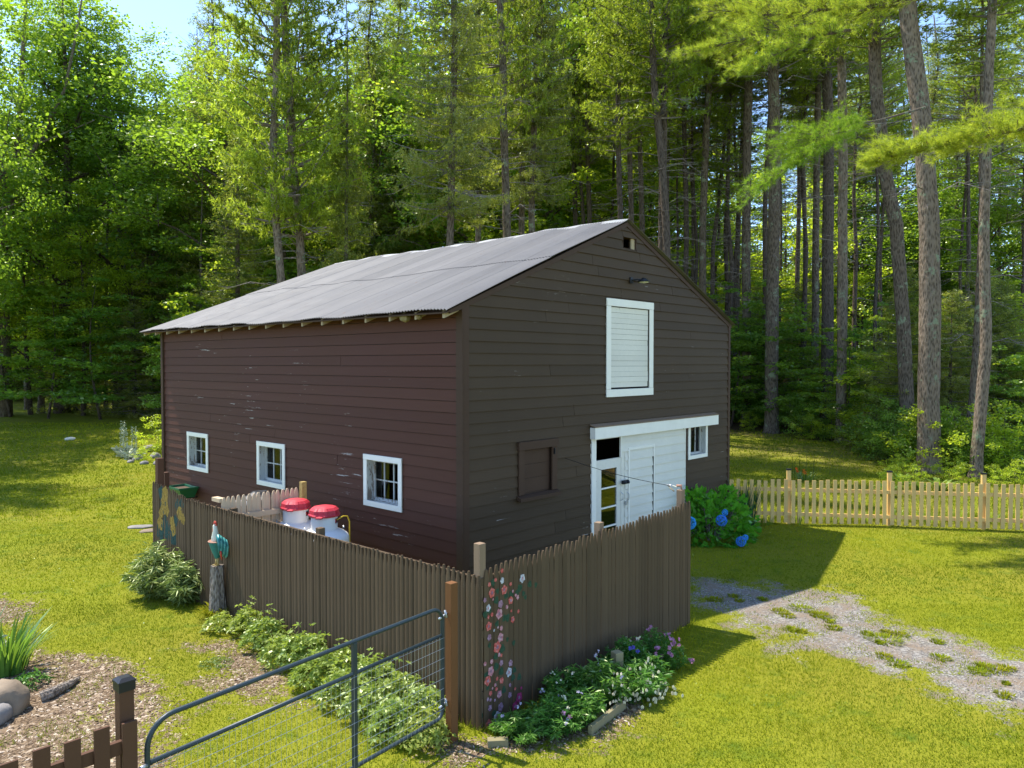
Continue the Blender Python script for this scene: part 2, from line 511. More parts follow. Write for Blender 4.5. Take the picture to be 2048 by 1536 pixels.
xs = np.unique(np.concatenate([np.arange(-16, 16.01, 0.13), np.linspace(-60, 60, 161), np.linspace(-500, 500, 41)]))
ys = np.unique(np.concatenate([np.arange(3.0, 27, 0.13), np.linspace(27, 60, 90), np.linspace(60, 700, 45), np.linspace(-80, 3, 18)]))
gx, gy = np.meshgrid(xs, ys)
gxf, gyf = gx.ravel(), gy.ravel()
gzf = gz(gxf, np.minimum(gyf, 140))
nx, ny = len(xs), len(ys)
ii = (np.arange(ny - 1)[:, None] * nx + np.arange(nx - 1)[None, :]).ravel()
gfaces = np.stack([ii, ii + 1, ii + nx + 1, ii + nx], 1)
mg, mm, ml = masks(gxf, gyf)

def ground_material():
    m, nt, out = new_mat('lawn_and_soil'); N = NT(nt)
    P = N.coord('Object')
    def att(n):
        a = N.n('Attribute', attribute_name=n); return a.outputs['Fac']
    n1 = N.noise(P, 0.35, 4); n2 = N.noise(P, 2.5, 6, 0.65); n3 = N.noise(P, 26, 4, 0.7); n4 = N.noise(P, 90, 3, 0.7)
    grass = N.mix(n3, (0.10, 0.13, 0.008), (0.27, 0.27, 0.015))
    grass = N.mix(N.mapr(n1, 0.4, 0.65), grass, N.mix(n3, (0.13, 0.135, 0.010), (0.28, 0.255, 0.025)))
    grass = N.mix(N.mapr(n2, 0.52, 0.72), grass, (0.080, 0.130, 0.010))
    grass = N.mix(N.mapr(n4, 0.62, 0.78), grass, (0.28, 0.29, 0.04))
    # gravel: small stones of differing grey with dust and straw between
    vc = N.voronoi(P, 42, out='Color'); vd = N.voronoi(P, 42)
    sp = N.n('SeparateColor'); N.l(vc, sp.inputs[0])
    grav = N.ramp(sp.outputs[0], [(0.0, (0.12, 0.11, 0.095)), (0.5, (0.205, 0.185, 0.16)), (1.0, (0.36, 0.335, 0.30))])
    grav = N.mix(N.mapr(n2, 0.45, 0.62), grav, (0.22, 0.172, 0.125))
    vc2 = N.voronoi(P, 24, out='Color'); sp2 = N.n('SeparateColor'); N.l(vc2, sp2.inputs[0])
    mul = N.ramp(sp2.outputs[1], [(0.0, (0.08, 0.052, 0.03)), (0.45, (0.17, 0.115, 0.068)), (0.8, (0.25, 0.18, 0.11)), (1.0, (0.52, 0.42, 0.31))])
    mul = N.mix(N.mapr(n3, 0.5, 0.7), mul, (0.27, 0.19, 0.12))
    lit = N.mix(n3, (0.045, 0.028, 0.016), (0.13, 0.08, 0.045))
    jit = N.math('ADD', N.mapr(n2, 0.3, 0.7, -0.35, 0.35), N.mapr(n3, 0.3, 0.7, -0.22, 0.22))
    kg = N.mapr(N.math('ADD', att('gravel'), N.math('MULTIPLY', jit, 1.7)), -0.12, 0.22)
    km = N.mapr(N.math('ADD', att('mulch'), N.math('MULTIPLY', jit, 1.6)), -0.05, 0.15)
    kl = N.mapr(N.math('ADD', att('litter'), N.math('MULTIPLY', jit, 3.0)), -0.4, 1.5)
    dry = N.math('MULTIPLY', N.mapr(att('litter'), -12, -1), N.mapr(n1, 0.35, 0.6))
    grass = N.mix(N.math('MULTIPLY', dry, 0.7), grass, N.mix(n3, (0.13, 0.11, 0.03), (0.27, 0.22, 0.07)))
    c = N.mix(kg, grass, grav); c = N.mix(km, c, mul); c = N.mix(kl, c, lit)
    h = N.math('ADD', N.math('MULTIPLY', n3, 0.7), N.math('MULTIPLY', vd, 0.5))
    N.bsdf(c, 0.95, N.bump(h, 0.8, 0.03), 0, 0.1, out)
    return m

me = np_mesh('ground', np.stack([gxf, gyf, gzf], 1), gfaces, [ground_material()], smooth=True)
for nm, arr in (('gravel', mg), ('mulch', mm), ('litter', ml)):
    a = me.attributes.new(nm, 'FLOAT', 'POINT'); a.data.foreach_set('value', arr.astype(np.float32))
ground = tag(inst('ground', me), kind='structure')

# ------------------------------------------------------------------ barn
barn = thing('barn', 'dark brown clapboard barn with grey corrugated metal roof and white trimmed windows', 'barn', P0, TH)
SLOPE = (RZ - EZ) / (W_ / 2)
rb = random.Random(11)

def gable_extent(z):
    if z <= EZ: return 0.0, W_
    d = (z - EZ) / SLOPE
    return d, W_ - d

# openings in wall coordinates
def rect_of(fn, pts):
    q = [fn(*p) for p in pts]
    s = sorted(a for a, b in q); z = sorted(b for a, b in q)
    return ((s[0] + s[1]) / 2, (s[2] + s[3]) / 2, (z[0] + z[1]) / 2, (z[2] + z[3]) / 2)

WIN = [rect_of(lw, p) for p in (
    [(378, 862), (419, 869), (419, 946), (377, 937)],
    [(517, 881), (573, 889), (573, 978), (517, 969)],
    [(731, 907), (808, 917), (806, 1023), (730, 1010)])]
LOFT = rect_of(gab, [(1209, 598), (1303, 604), (1303, 786), (1210, 798)])
SHUT = rect_of(gab, [(1033, 884), (1110, 876), (1110, 988), (1034, 1008)])
RWIN = rect_of(gab, [(1373, 840), (1412, 833), (1412, 911), (1374, 921)])
VENT = rect_of(gab, [(1244, 474), (1271, 479), (1271, 500), (1244, 496)])
HX0, HZ1 = gab(1178, 852); HX1, _ = gab(1426, 815); _, HZ0 = gab(1190, 877)
DOORX0, _ = gab(1180, 960); DOORX1, _ = gab(1365, 930)
TRX0, _ = gab(1189, 900); TRX1, _ = gab(1238, 900); _, TRZ0 = gab(1215, 918)

def holes_of(rects, m=0.06): return [(a + m, b - m, c + m, d - m) for a, b, c, d in rects]
LH = holes_of(WIN, 0.085)
GH = holes_of([LOFT, SHUT, RWIN], 0.07) + [VENT, (DOORX0 + 0.02, DOORX1 - 0.02, -0.1, HZ0 + 0.08)]

def board_mesh(s0a, s1a, s0b, s1b, z0, z1, face):
    """a lapped board: bottom edge proud, top edge tucked under the next; face: 'g' gable or 'l' long wall"""
    lo, hi = (0.030, 0.004) if face == 'g' else (0.022, 0.006)
    if face == 'g':
        P = lambda s, z, o: (s, -o, z)
    else:
        P = lambda s, z, o: (-o, s, z)
    vs = [P(s0a, z0, 0), P(s1a, z0, 0), P(s1a, z0, lo), P(s0a, z0, lo), P(s0b, z1, 0), P(s1b, z1, 0), P(s1b, z1, hi), P(s0b, z1, hi)]
    if face == 'l': vs = [vs[i] for i in (1, 0, 3, 2, 5, 4, 7, 6)]
    return MB().hexa([vs[i] for i in (3, 2, 1, 0, 7, 6, 5, 4)])

def clad(wall, face, length, ext, ztop, holes, m, pitch, joints, sub):
    z = 0.12; row = 0
    js = [0.33, 0.62, 0.48, 0.75, 0.27]
    while z < ztop - 0.03:
        z1 = min(z + pitch * rb.uniform(0.96, 1.04), ztop - 0.002)
        a0, b0 = ext(z); a1, b1 = ext(z1)
        cuts = []
        hs = [h for h in holes if h[2] < z1 - 0.004 and h[3] > z + 0.004]
        edges = sorted({a0, b0} | {e for h in hs for e in (h[0], h[1]) if a0 < e < b0})
        segs = []
        for e0, e1 in zip(edges, edges[1:]):
            mid = (e0 + e1) / 2
            h = [h for h in hs if h[0] < mid < h[1]]
            if not h: segs.append((e0, e1, z, z1))
            else:
                h = h[0]
                if h[2] - z > 0.012: segs.append((e0, e1, z, h[2]))
                if z1 - h[3] > 0.012: segs.append((e0, e1, h[3], z1))
        if rb.random() < joints:
            jx = a0 + (b0 - a0) * js[row % 5] + rb.uniform(-0.5, 0.5)
            new = []
            for s in segs:
                if s[0] + 0.3 < jx < s[1] - 0.3:
                    new += [(s[0], jx - 0.004, s[2], s[3]), (jx + 0.004, s[1], s[2], s[3])]
                else: new.append(s)
            segs = new
        for (s0, s1, q0, q1) in segs:
            t0 = s0 if abs(s0 - a0) > 1e-6 else a1
            t1 = s1 if abs(s1 - b0) > 1e-6 else b1
            if t1 - t0 < 0.02: t1 = t0 + 0.02
            b = board_mesh(s0, s1, t0, t1, q0 + 0.0015, q1 + (0.006 if face == 'g' else -0.006), face)
            sag = rb.uniform(-0.0025, 0.0025)
            o = b.build('siding_board', m, sub)
            o.location = (0, -abs(sag), 0) if face == 'g' else (-abs(sag), 0, 0)
        z = z1; row += 1

def backing(name, face, polys, parent, m):
    mb = MB()
    for (s0, s1, z0, z1) in polys:
        if face == 'g': mb.add([(s0, 0.004, z0), (s1, 0.004, z0), (s1, 0.004, z1), (s0, 0.004, z1)], [(0, 1, 2, 3)])
        else: mb.add([(0.004, s0, z0), (0.004, s1, z0), (0.004, s1, z1), (0.004, s0, z1)], [(0, 3, 2, 1)])
    return mb.build(name, m, parent)

def minus(full, holes):
    xs_ = sorted({full[0], full[1]} | {h[0] for h in holes} | {h[1] for h in holes})
    zs_ = sorted({full[2], full[3]} | {max(full[2], h[2]) for h in holes} | {min(full[3], h[3]) for h in holes})
    out = []
    for a, b in zip(xs_, xs_[1:]):
        for c, d in zip(zs_, zs_[1:]):
            mx, mz = (a + b) / 2, (c + d) / 2
            if not any(h[0] < mx < h[1] and h[2] < mz < h[3] for h in holes): out.append((a, b, c, d))
    return out

wl = backing('wall', 'l', minus((0.0, L_, -0.1, EZ), LH), barn, M['dark'])
clad(wl, 'l', L_, lambda z: (0.115, L_ - 0.115), EZ, LH, M['barn_long'], 0.187, 0.35, wl)
gh2 = [h for h in GH]
mbw = MB()
for (s0, s1, z0, z1) in minus((0.0, W_, -0.1, EZ), [h for h in gh2 if h[2] < EZ]):
    mbw.add([(s0, 0.004, z0), (s1, 0.004, z0), (s1, 0.004, z1), (s0, 0.004, z1)], [(0, 1, 2, 3)])
up = [(z, min(z + 0.08, RZ)) for z in np.arange(EZ, RZ, 0.08)]
for z0, z1 in up:
    a, b = gable_extent(z0); c, d = gable_extent(z1)
    mid = (z0 + z1) / 2
    hs = [h for h in gh2 if h[2] < mid < h[3]]
    if hs:
        h = hs[0]
        mbw.add([(a, 0.004, z0), (h[0], 0.004, z0), (h[0], 0.004, z1), (c, 0.004, z1)], [(0, 1, 2, 3)])
        mbw.add([(h[1], 0.004, z0), (b, 0.004, z0), (d, 0.004, z1), (h[1], 0.004, z1)], [(0, 1, 2, 3)])
    else:
        mbw.add([(a, 0.004, z0), (b, 0.004, z0), (d, 0.004, z1), (c, 0.004, z1)], [(0, 1, 2, 3)])
wg = mbw.build('wall', M['dark'], barn)
def gext(z):
    a, b = gable_extent(z)
    return (max(a, 0.115), min(b, W_ - 0.10))
clad(wg, 'g', W_, gext, RZ - 0.03, GH, M['barn_gable'], 0.187, 0.8, wg)

# the two walls out of sight, the floor and the inside
mb = MB()
mb.box(W_ - 0.1, W_ + 0.02, 0.05, L_, -0.1, EZ)
mb.build('wall', M['barn_gable'], barn)
mb = MB()
mb.prism([(0.01, -0.1), (W_ - 0.11, -0.1), (W_ - 0.11, EZ), (W_ / 2, RZ - 0.04), (0.01, EZ - 0.02)], L_ - 0.12, L_, 'y')
for i_ in (3, 8):
    mb.v[i_] = (mb.v[i_][0], mb.v[i_][1] - 1.35, mb.v[i_][2])
mb.build('wall', M['barn_gable'], barn)
MB().box(0.02, W_ - 0.11, 0.02, L_ - 0.13, 0.02, 0.08).build('floor', M['dark'], barn)

# corner boards
def vboard(x0, x1, y0, y1, z0, z1, m=None, name='corner_board'):
    return MB().box(x0, x1, y0, y1, z0, z1).build(name, M['barn_trim'] if m is None else m, barn, bevel=0.003)
vboard(-0.036, -0.001, -0.036, 0.11, 0.0, EZ - 0.03)
vboard(0.0, 0.11, -0.036, -0.001, 0.0, EZ + 0.02)
vboard(W_ - 0.10, W_, -0.036, -0.001, 0.0, EZ + 0.01)
vboard(-0.060, -0.001, L_ - 0.115, L_ + 0.0, 0.0, EZ - 0.03)

# roof: corrugated sheets over battens
def roof_material():
    m, nt, out = new_mat('corrugated_metal'); N = NT(nt)
    v = N.mapping((1.0, 0.8, 3.0)); f = N.noise(v, 2.0, 6, 0.65)
    st = N.noise(N.mapping((0.5, 14, 0.5)), 1.6, 3, 0.5)
    c = N.mix(f, (0.096, 0.094, 0.092), (0.150, 0.146, 0.143))
    c = N.mix(N.mapr(st, 0.56, 0.72, 0, 0.55), c, (0.075, 0.07, 0.066))
    sp_ = N.noise(N.mapping((1, 1, 1)), 11, 2, 0.5)
    c = N.mix(N.mapr(sp_, 0.72, 0.745), c, (0.12, 0.08, 0.06))
    oi = N.n('ObjectInfo')
    c = N.mix(0.16, c, N.mix(oi.outputs['Random'], (0.10, 0.09, 0.09), (0.28, 0.26, 0.25)))
    N.bsdf(c, N.mapr(f, 0.2, 0.8, 0.55, 0.75), N.bump(f, 0.15, 0.004), 0.0, 0.25, out)
    return m
M['roof'] = roof_material()
roof = MB()
OV, OVN, OVF = 0.40, 0.07, 0.36
zt = lambda x: EZ + SLOPE * (x if x < W_ / 2 else W_ - x)
# roof deck (boards under the metal), both slopes
cx = W_ / 2
for sgn in (1, -1):
    f = (lambda x: x) if sgn == 1 else (lambda x: W_ - x)
    ove = OV - 0.03 if sgn == 1 else 0.06
    xe, xr = f(-ove), f(cx)
    lo_, hi_ = (0.0, 0.022)
    vs = []
    for (x, z) in ((xe, EZ - SLOPE * ove), (xr, RZ)):
        vs.append((x, z))
    q = [(vs[0][0], vs[0][1] + lo_), (vs[1][0], vs[1][1] + lo_), (vs[1][0], vs[1][1] + hi_), (vs[0][0], vs[0][1] + hi_)]
    n_ = len(roof.v)
    roof.prism(q if sgn == 1 else q[::-1], -OVN + 0.03, L_ + OVF - 0.03, 'y')
    for i_ in range(n_, len(roof.v)):
        v_ = roof.v[i_]
        if abs(v_[0] - cx) < 0.01 and v_[1] > 1: roof.v[i_] = (v_[0], v_[1] * (1 - 0.118), v_[2])
roof_o = roof.build('roof', M['barn_trim'], barn)
slen = (cx + OV) * math.sqrt(1 + SLOPE ** 2)
nrm = Vector((-SLOPE, 0, 1)).normalized(); dr = Vector((1, 0, SLOPE)).normalized()
def wave_low(y, b):
    return 0.012 * math.sin(y * 0.9 + 0.5) + 0.008 * math.sin(y * 2.1 + b * 0.8) + 0.008 * math.sin(y * 4.3 + b)
nsh = 17
span = L_ + OVN + OVF
wsh = span / nsh
PIT = wsh / 9.0
SHEET_U = [k * PIT / 4 for k in range(-2, 9 * 4 + 1)]
def sheet(i, course, side):
    b0, b1 = ((-0.0, slen * 0.53) if course == 0 else (slen * 0.53 - 0.12, slen - 0.02))
    lift = (0.0 if course == 0 else 0.012) + 0.009 * (i % 2)
    y_start = -OVN + i * wsh
    if side == 1 and course == 0: b0 = 0.30
    segs = 5
    base = Vector((-OV, 0, EZ - SLOPE * OV)) + nrm * 0.066
    vs = []
    sk = rb.uniform(-0.012, 0.012); curl = rb.uniform(0, 0.012)
    for j in range(segs + 1):
        b = b0 + (b1 - b0) * j / segs
        if j == 0: b += sk
        for u in SHEET_U:
            y0_ = y_start + u
            y = y0_ * (1 - 0.118 * b / slen)
            h = 0.013 * math.sin(2 * math.pi * (u / PIT)) + wave_low(y, b) + lift
            if course == 0 and j == 0: h += curl - 0.004
            p = base + dr * b + nrm * h
            x = p.x if side == 0 else W_ - p.x
            vs.append((x, y, p.z))
    n = len(SHEET_U)
    fs = []
    for j in range(segs):
        for k in range(n - 1):
            q = (j * n + k, (j + 1) * n + k, (j + 1) * n + k + 1, j * n + k + 1)
            fs.append(q if side == 1 else q[::-1])
    mb = MB().add(vs, fs)
    return mb.build('roof_sheet', M['roof'], roof_o, smooth=True)
for side in (0, 1):
    for course in (0, 1):
        for i in range(nsh):
            sheet(i, course, side)
# ridge cap
mb = MB()
rows = []
for k in range(0, 61):
    y = (-OVN - 0.01 + (span + 0.02) * k / 60) * (1 - 0.118)
    w = wave_low(y, slen) + 0.006 * math.sin(y * 7)
    zc = RZ + 0.088 + w
    rows.append([(cx - 0.17, y, zc - 0.17 * SLOPE), (cx, y, zc + 0.012), (cx + 0.17, y, zc - 0.17 * SLOPE)])
vs = [p for r in rows for p in r]
fs = []
for k in range(60):
    for c in range(2):
        fs.append((k * 3 + c, (k + 1) * 3 + c, (k + 1) * 3 + c + 1, k * 3 + c + 1)[::-1])
mb.add(vs, fs).build('ridge_cap', M['galv'], roof_o, smooth=True)
# rafter tails
for k in range(18):
    y = 0.04 + k * (L_ + 0.20) / 17.0
    for side in (0,):
        q = [(-OV + 0.06, EZ - SLOPE * (OV - 0.06) + 0.033), (-OV + 0.06, EZ - SLOPE * (OV - 0.06) - 0.080), (-0.03, EZ - 0.095), (-0.03, EZ - SLOPE * 0.03 + 0.033)]
        if side == 1:
            if k % 3: continue
            q = [(W_ - a, b) for a, b in q][::-1]
        MB().prism(q, y, y + 0.045, 'y').build('rafter_tail', M['rafter'], roof_o)
# rake boards at the gable
for side in (0, 1):
    q = [(0.0, EZ - 0.06), (cx, RZ - 0.06), (cx, RZ + 0.03), (-0.30, EZ - 0.30 * SLOPE + 0.03), (-0.30, EZ - 0.30 * SLOPE - 0.03)]
    if side: q = [(0.0, EZ - 0.06), (cx, RZ - 0.06), (cx, RZ + 0.03), (-0.04, EZ - 0.04 * SLOPE + 0.03), (-0.04, EZ - 0.04 * SLOPE - 0.03)]
    if side: q = [(W_ - a, b) for a, b in q][::-1]
    y0 = -0.038 if side == 0 else -0.0375
    MB().prism(q, y0, -0.006, 'y').build('rake_board', M['barn_trim'], barn)
# pale wasp nest like clump hanging at two rafter tails: torn insulation
mb = MB()
for (yy, r) in ((1.05, 0.09), (0.72, 0.06)):
    mb.lathe([(0.001, -r), (r * 0.8, -r * 0.6), (r, 0), (r * 0.7, r * 0.6), (0.001, r)], 9, (-0.26, yy, EZ - 0.16), lambda a, i: 1 + 0.25 * math.sin(3 * a + i))
mb.build('torn_insulation', M['edging'], roof_o)

# glass
def glass_mat(name, rough, tint, ior):
    m, nt, out = new_mat(name); N = NT(nt)
    t = N.n('BsdfTransparent'); t.inputs[0].default_value = (*tint, 1)
    g = N.n('BsdfGlossy'); g.inputs['Roughness'].default_value = rough
    fr = N.n('Fresnel'); fr.inputs[0].default_value = ior
    mx = N.n('MixShader'); N.l(fr.outputs[0], mx.inputs[0]); N.l(t.outputs[0], mx.inputs[1]); N.l(g.outputs[0], mx.inputs[2])
    N.l(mx.outputs[0], out.inputs[0]); return m
M['glass'] = glass_mat('old_window_glass', 0.03, (0.55, 0.6, 0.55), 1.5)
M['glass_door'] = glass_mat('door_glass', 0.02, (0.5, 0.5, 0.45), 2.1)

def fbox(face, s0, s1, o0, o1, z0, z1):
    """box with s along the wall, o outward"""
    if face == 'g': return (s0, s1, -o1, -o0, z0, z1)
    return (-o1, -o0, s0, s1, z0, z1)

def window(face, R, cols, rows, cas, depth=0.14, m_c=None, m_s=None, tilt=0, wid='window'):
    s0, s1, z0, z1 = R
    m_c = m_c or M['white_trim']; m_s = m_s or M['white_old']
    w = MB().box(*fbox(face, s0 + 0.001, s1 - 0.001, 0.026, 0.048, z0, z0 + cas)).build(wid, m_c, barn, bevel=0.003)
    MB().box(*fbox(face, s0, s1, 0.026, 0.050, z1 - cas, z1)).build('casing', m_c, w, bevel=0.003)
    MB().box(*fbox(face, s0 + 0.002, s0 + cas, 0.026, 0.047, z0 + cas + 0.002, z1 - cas - 0.002)).build('casing', m_c, w, bevel=0.003)
    MB().box(*fbox(face, s1 - cas, s1 - 0.002, 0.026, 0.047, z0 + cas + 0.002, z1 - cas - 0.002)).build('casing', m_c, w, bevel=0.003)
    a, b, c, d = s0 + cas - 0.002, s1 - cas + 0.002, z0 + cas - 0.002, z1 - cas + 0.002
    for q in ((a - 0.03, a, c - 0.03, d + 0.03), (b, b + 0.03, c - 0.03, d + 0.03), (a, b, d, d + 0.03)):
        MB().box(*fbox(face, q[0], q[1], -depth - 0.02, 0.025, q[2], q[3])).build('jamb', m_s, w)
    MB().box(*fbox(face, a, b, -depth - 0.02, 0.027, c - 0.03, c)).build('sill', m_s, w)
    fr = 0.045
    sb = MB()
    for q in ((a, a + fr, c, d), (b - fr, b, c, d), (a + fr, b - fr, c, c + fr), (a + fr, b - fr, d - fr, d)):
        sb.box(*fbox(face, q[0], q[1], -depth, -depth + 0.035, q[2], q[3]))
    sb.build('sash', m_s, w)
    A, B, C_, D = a + fr, b - fr, c + fr, d - fr
    mt = 0.011
    for i in range(1, cols):
        x = A + (B - A) * i / cols
        MB().box(*fbox(face, x - mt, x + mt, -depth + 0.004, -depth + 0.030, C_, D)).build('muntin', m_s, w)
    for j in range(1, rows):
        z = C_ + (D - C_) * j / rows
        MB().box(*fbox(face, A, B, -depth + 0.006, -depth + 0.028, z - mt, z + mt)).build('muntin', m_s, w)
    for i in range(cols):
        for j in range(rows):
            p0, p1 = A + (B - A) * i / cols + mt, A + (B - A) * (i + 1) / cols - mt
            q0, q1 = C_ + (D - C_) * j / rows + mt, C_ + (D - C_) * (j + 1) / rows - mt
            MB().box(*fbox(face, p0, p1, -depth + 0.012, -depth + 0.015, q0, q1)).build('pane', M['glass'], w)
    return w
for R in WIN: window('l', R, 3, 2, 0.095)
window('g', RWIN, 3, 1, 0.085, 0.12)

# loft door
def loft():
    s0, s1, z0, z1 = LOFT
    cas = 0.145
    d = MB().box(*fbox('g', s0, s1, 0.027, 0.055, z1 - cas, z1)).build('loft_door', M['white_trim'], barn, bevel=0.003)
    MB().box(*fbox('g', s0 + 0.002, s1 - 0.001, 0.027, 0.054, z0, z0 + cas)).build('casing', M['white_trim'], d, bevel=0.003)
    MB().box(*fbox('g', s0 + 0.001, s0 + cas, 0.027, 0.050, z0 + cas + 0.003, z1 - cas - 0.003)).build('casing', M['white_trim'], d, bevel=0.003)
    MB().box(*fbox('g', s1 - cas, s1 - 0.002, 0.027, 0.050, z0 + cas + 0.003, z1 - cas - 0.003)).build('casing', M['white_trim'], d, bevel=0.003)
    a, b = s0 + cas + 0.004, s1 - cas - 0.02
    c, e = z0 + cas + 0.035, z1 - cas - 0.012
    n = 15
    for k in range(n):
        q0 = c + (e - c) * k / n; q1 = c + (e - c) * (k + 1) / n - 0.004
        if rb.random() < 0.45:
            q1 += 0.002
        t = rb.uniform(0.012, 0.020)
        MB().box(*fbox('g', a, b - rb.uniform(0, 0.008), -0.01, t, q0, q1)).build('door_board', M['white'], d, bevel=0.002)
    MB().box(*fbox('g', a - 0.05, b + 0.06, -0.03, -0.012, z0 + 0.1, z1 - 0.1)).build('door_back', M['dark'], d)
loft()

# boarded window in brown
def shutter():
    s0, s1, z0, z1 = SHUT
    cas = 0.14
    w = MB().box(*fbox('g', s0 + 0.01, s1 - 0.01, -0.06, -0.030, z0 + 0.05, z1 - 0.05)).build('boarded_window', M['barn_trim'], barn)
    MB().box(*fbox('g', s0 - 0.02, s1 + 0.02, 0.026, 0.075, z1 - cas, z1)).build('casing', M['barn_trim'], w, bevel=0.003)
    MB().box(*fbox('g', s0, s0 + cas, 0.026, 0.056, z0 + 0.12, z1 - cas - 0.002)).build('casing', M['barn_trim'], w, bevel=0.003)
    MB().box(*fbox('g', s1 - cas, s1, 0.026, 0.056, z0 + 0.12, z1 - cas - 0.002)).build('casing', M['barn_trim'], w, bevel=0.003)
    mb = MB().prism([(-0.12, z0 + 0.02), (-0.026, z0 + 0.055), (-0.026, z0 + 0.115), (-0.12, z0 + 0.08)], s0 - 0.03, s1 + 0.03, 'x')
    mb.build('sill', M['barn_trim'], w)
    MB().box(*fbox('g', s1 - cas + 0.035, s1 - cas + 0.05, 0.056, 0.085, z0 + 0.75, z0 + 0.86)).build('latch', M['black_metal'], w)
    for k in range(3):
        q = z0 + 0.14 + k * (z1 - z0 - 0.3) / 3
        MB().box(*fbox('g', s0 + cas, s1 - cas, -0.029, -0.018, q, q + (z1 - z0 - 0.3) / 3 - 0.005)).build('board', M['barn_trim'], w, bevel=0.002)
shutter()

# vent near the peak
def vent():
    s0, s1, z0, z1 = VENT
    v = MB()
    v.box(s0 - 0.001, s0 + 0.015, -0.02, 0.16, z0, z1).box(s1 - 0.015, s1 + 0.001, -0.02, 0.16, z0, z1)
    v.box(s0 + 0.015, s1 - 0.015, -0.02, 0.16, z0 - 0.012, z0).box(s0 + 0.015, s1 - 0.015, -0.02, 0.16, z1, z1 + 0.012)
    o = v.build('vent_opening', M['barn_trim'], barn)
    MB().box(s0 + 0.68 * (s1 - s0), s0 + 0.92 * (s1 - s0), 0.0, 0.03, z0, z1).build('vent_stud', M['rafter'], o)
vent()

# sliding door track cover, doors
HD = MB()
zc0, zc1 = HZ0, HZ1
q = [(-0.028, zc0 + 0.02), (-0.19, zc0), (-0.19, zc1 - 0.035), (-0.028, zc1)]
header = MB().box(HX0, HX1, -0.145, -0.120, zc0, zc1 - 0.03).build('door_track_cover', M['white_trim'], barn, bevel=0.004)
MB().box(HX0 + 0.002, HX0 + 0.03, -0.119, -0.027, zc0 + 0.001, zc1 - 0.031).build('cover_end', M['white_trim'], header)
MB().box(HX1 - 0.03, HX1 - 0.002, -0.119, -0.027, zc0 + 0.001, zc1 - 0.031).build('cover_end', M['white_trim'], header)
MB().hexa([(HX0 - 0.01, -0.153, zc1 - 0.03), (HX1 + 0.01, -0.153, zc1 - 0.03), (HX1 + 0.01, -0.026, zc1 + 0.01), (HX0 - 0.01, -0.026, zc1 + 0.01),
           (HX0 - 0.01, -0.153, zc1 - 0.012), (HX1 + 0.01, -0.153, zc1 - 0.012), (HX1 + 0.01, -0.026, zc1 + 0.028), (HX0 - 0.01, -0.026, zc1 + 0.028)]
          ).build('cover_top', M['post_grey'], header)
Y_D = -0.02
# left jamb
MB().box(DOORX0, TRX0, -0.045, 0.03, 0.03, HZ0 + 0.02).build('door_jamb', M['white_trim'], barn, bevel=0.003)
# glazed door
GD0, GD1 = TRX0 + 0.004, TRX1 + 0.13
gd_z1 = TRZ0
gs0, _ = gab(1200, 960); gs1, _ = gab(1231, 960)
_, gtop = gab(1215, 937)
rows_z = [gtop]
for py in (975, 1014, 1052):
    rows_z.append(gab(1215, py)[1])
d = MB()
T0, T1 = -0.03, 0.012
d.box(GD0, gs0, T0, T1, 0.05, gd_z1).box(gs1, GD1, T0, T1, 0.05, gd_z1)
d.box(gs0, gs1, T0 + 0.001, T1, gtop, gd_z1)
glazed = d.build('glazed_door', M['white'], barn)
last = gtop
for zc in rows_z[1:]:
    MB().box(gs0, gs1, T0 + 0.004, T1 - 0.005, zc - 0.014, zc + 0.014).build('muntin', M['white_trim'], glazed)
    MB().box(gs0, gs1, -0.008, -0.004, zc + 0.014, last).build('pane', M['glass_door'], glazed)
    last = zc - 0.014
MB().box(gs0, gs1, -0.008, -0.004, 0.45, last).build('pane', M['glass_door'], glazed)
MB().box(gs0, gs1, T0 + 0.001, T1, 0.05, 0.45).build('kick_panel', M['white'], glazed)
# transom hole frame
MB().box(TRX0 + 0.003, TRX1, -0.02, 0.02, HZ0 - 0.03, HZ0 + 0.03).build('transom_head', M['white'], barn)
# sliding door with boards and a wicket door outlined
SD0, SD1 = TRX1 + 0.002, DOORX1
sd = MB().box(SD0 + 0.02, SD1 - 0.01, -0.040, -0.024, 0.06, HZ0 + 0.06).build('sliding_door', M['white'], barn)
wk0, _ = gab(1251, 960); wk1, _ = gab(1304, 960); _, wkz = gab(1278, 896)
z = 0.07; k = 0
GD_in = GD1 + 0.004
while z < HZ0 + 0.03:
    z1 = min(z + 0.187, HZ0 + 0.055)
    x_left = SD0 if z > gd_z1 else GD_in
    segs = [(x_left, SD1)]
    if z1 < wkz:
        segs = [(x_left, wk0 - 0.005), (wk0 + 0.055, wk1 - 0.055), (wk1 + 0.005, SD1)]
    for a, b in segs:
        if b - a < 0.02: continue
        vs = [(a, -0.041, z), (b, -0.041, z), (b, -0.066, z + .004), (a, -0.066, z + .004), (a, -0.041, z1), (b, -0.041, z1), (b, -0.045, z1), (a, -0.045, z1)]
        MB().hexa([vs[i] for i in (3, 2, 1, 0, 7, 6, 5, 4)]).build('door_board', M['white'], sd)
    z = z1; k += 1
MB().box(SD0 - 0.03, SD0 + 0.0, -0.066, -0.03, gd_z1 + 0.002, HZ0 + 0.02).build('door_edge', M['white_trim'], sd)
MB().box(SD1, SD1 + 0.02, -0.066, -0.028, 0.06, HZ0 + 0.02).build('door_edge', M['white_trim'], sd)
for a, b, c_, e in ((wk0 + 0.005, wk0 + 0.050, 0.08, wkz), (wk1 - 0.050, wk1 - 0.005, 0.08, wkz), (wk0 + 0.005, wk1 - 0.005, wkz + 0.002, wkz + 0.05)):
    MB().box(a, b, -0.072, -0.042, c_, e).build('wicket_frame', M['white_trim'], sd)
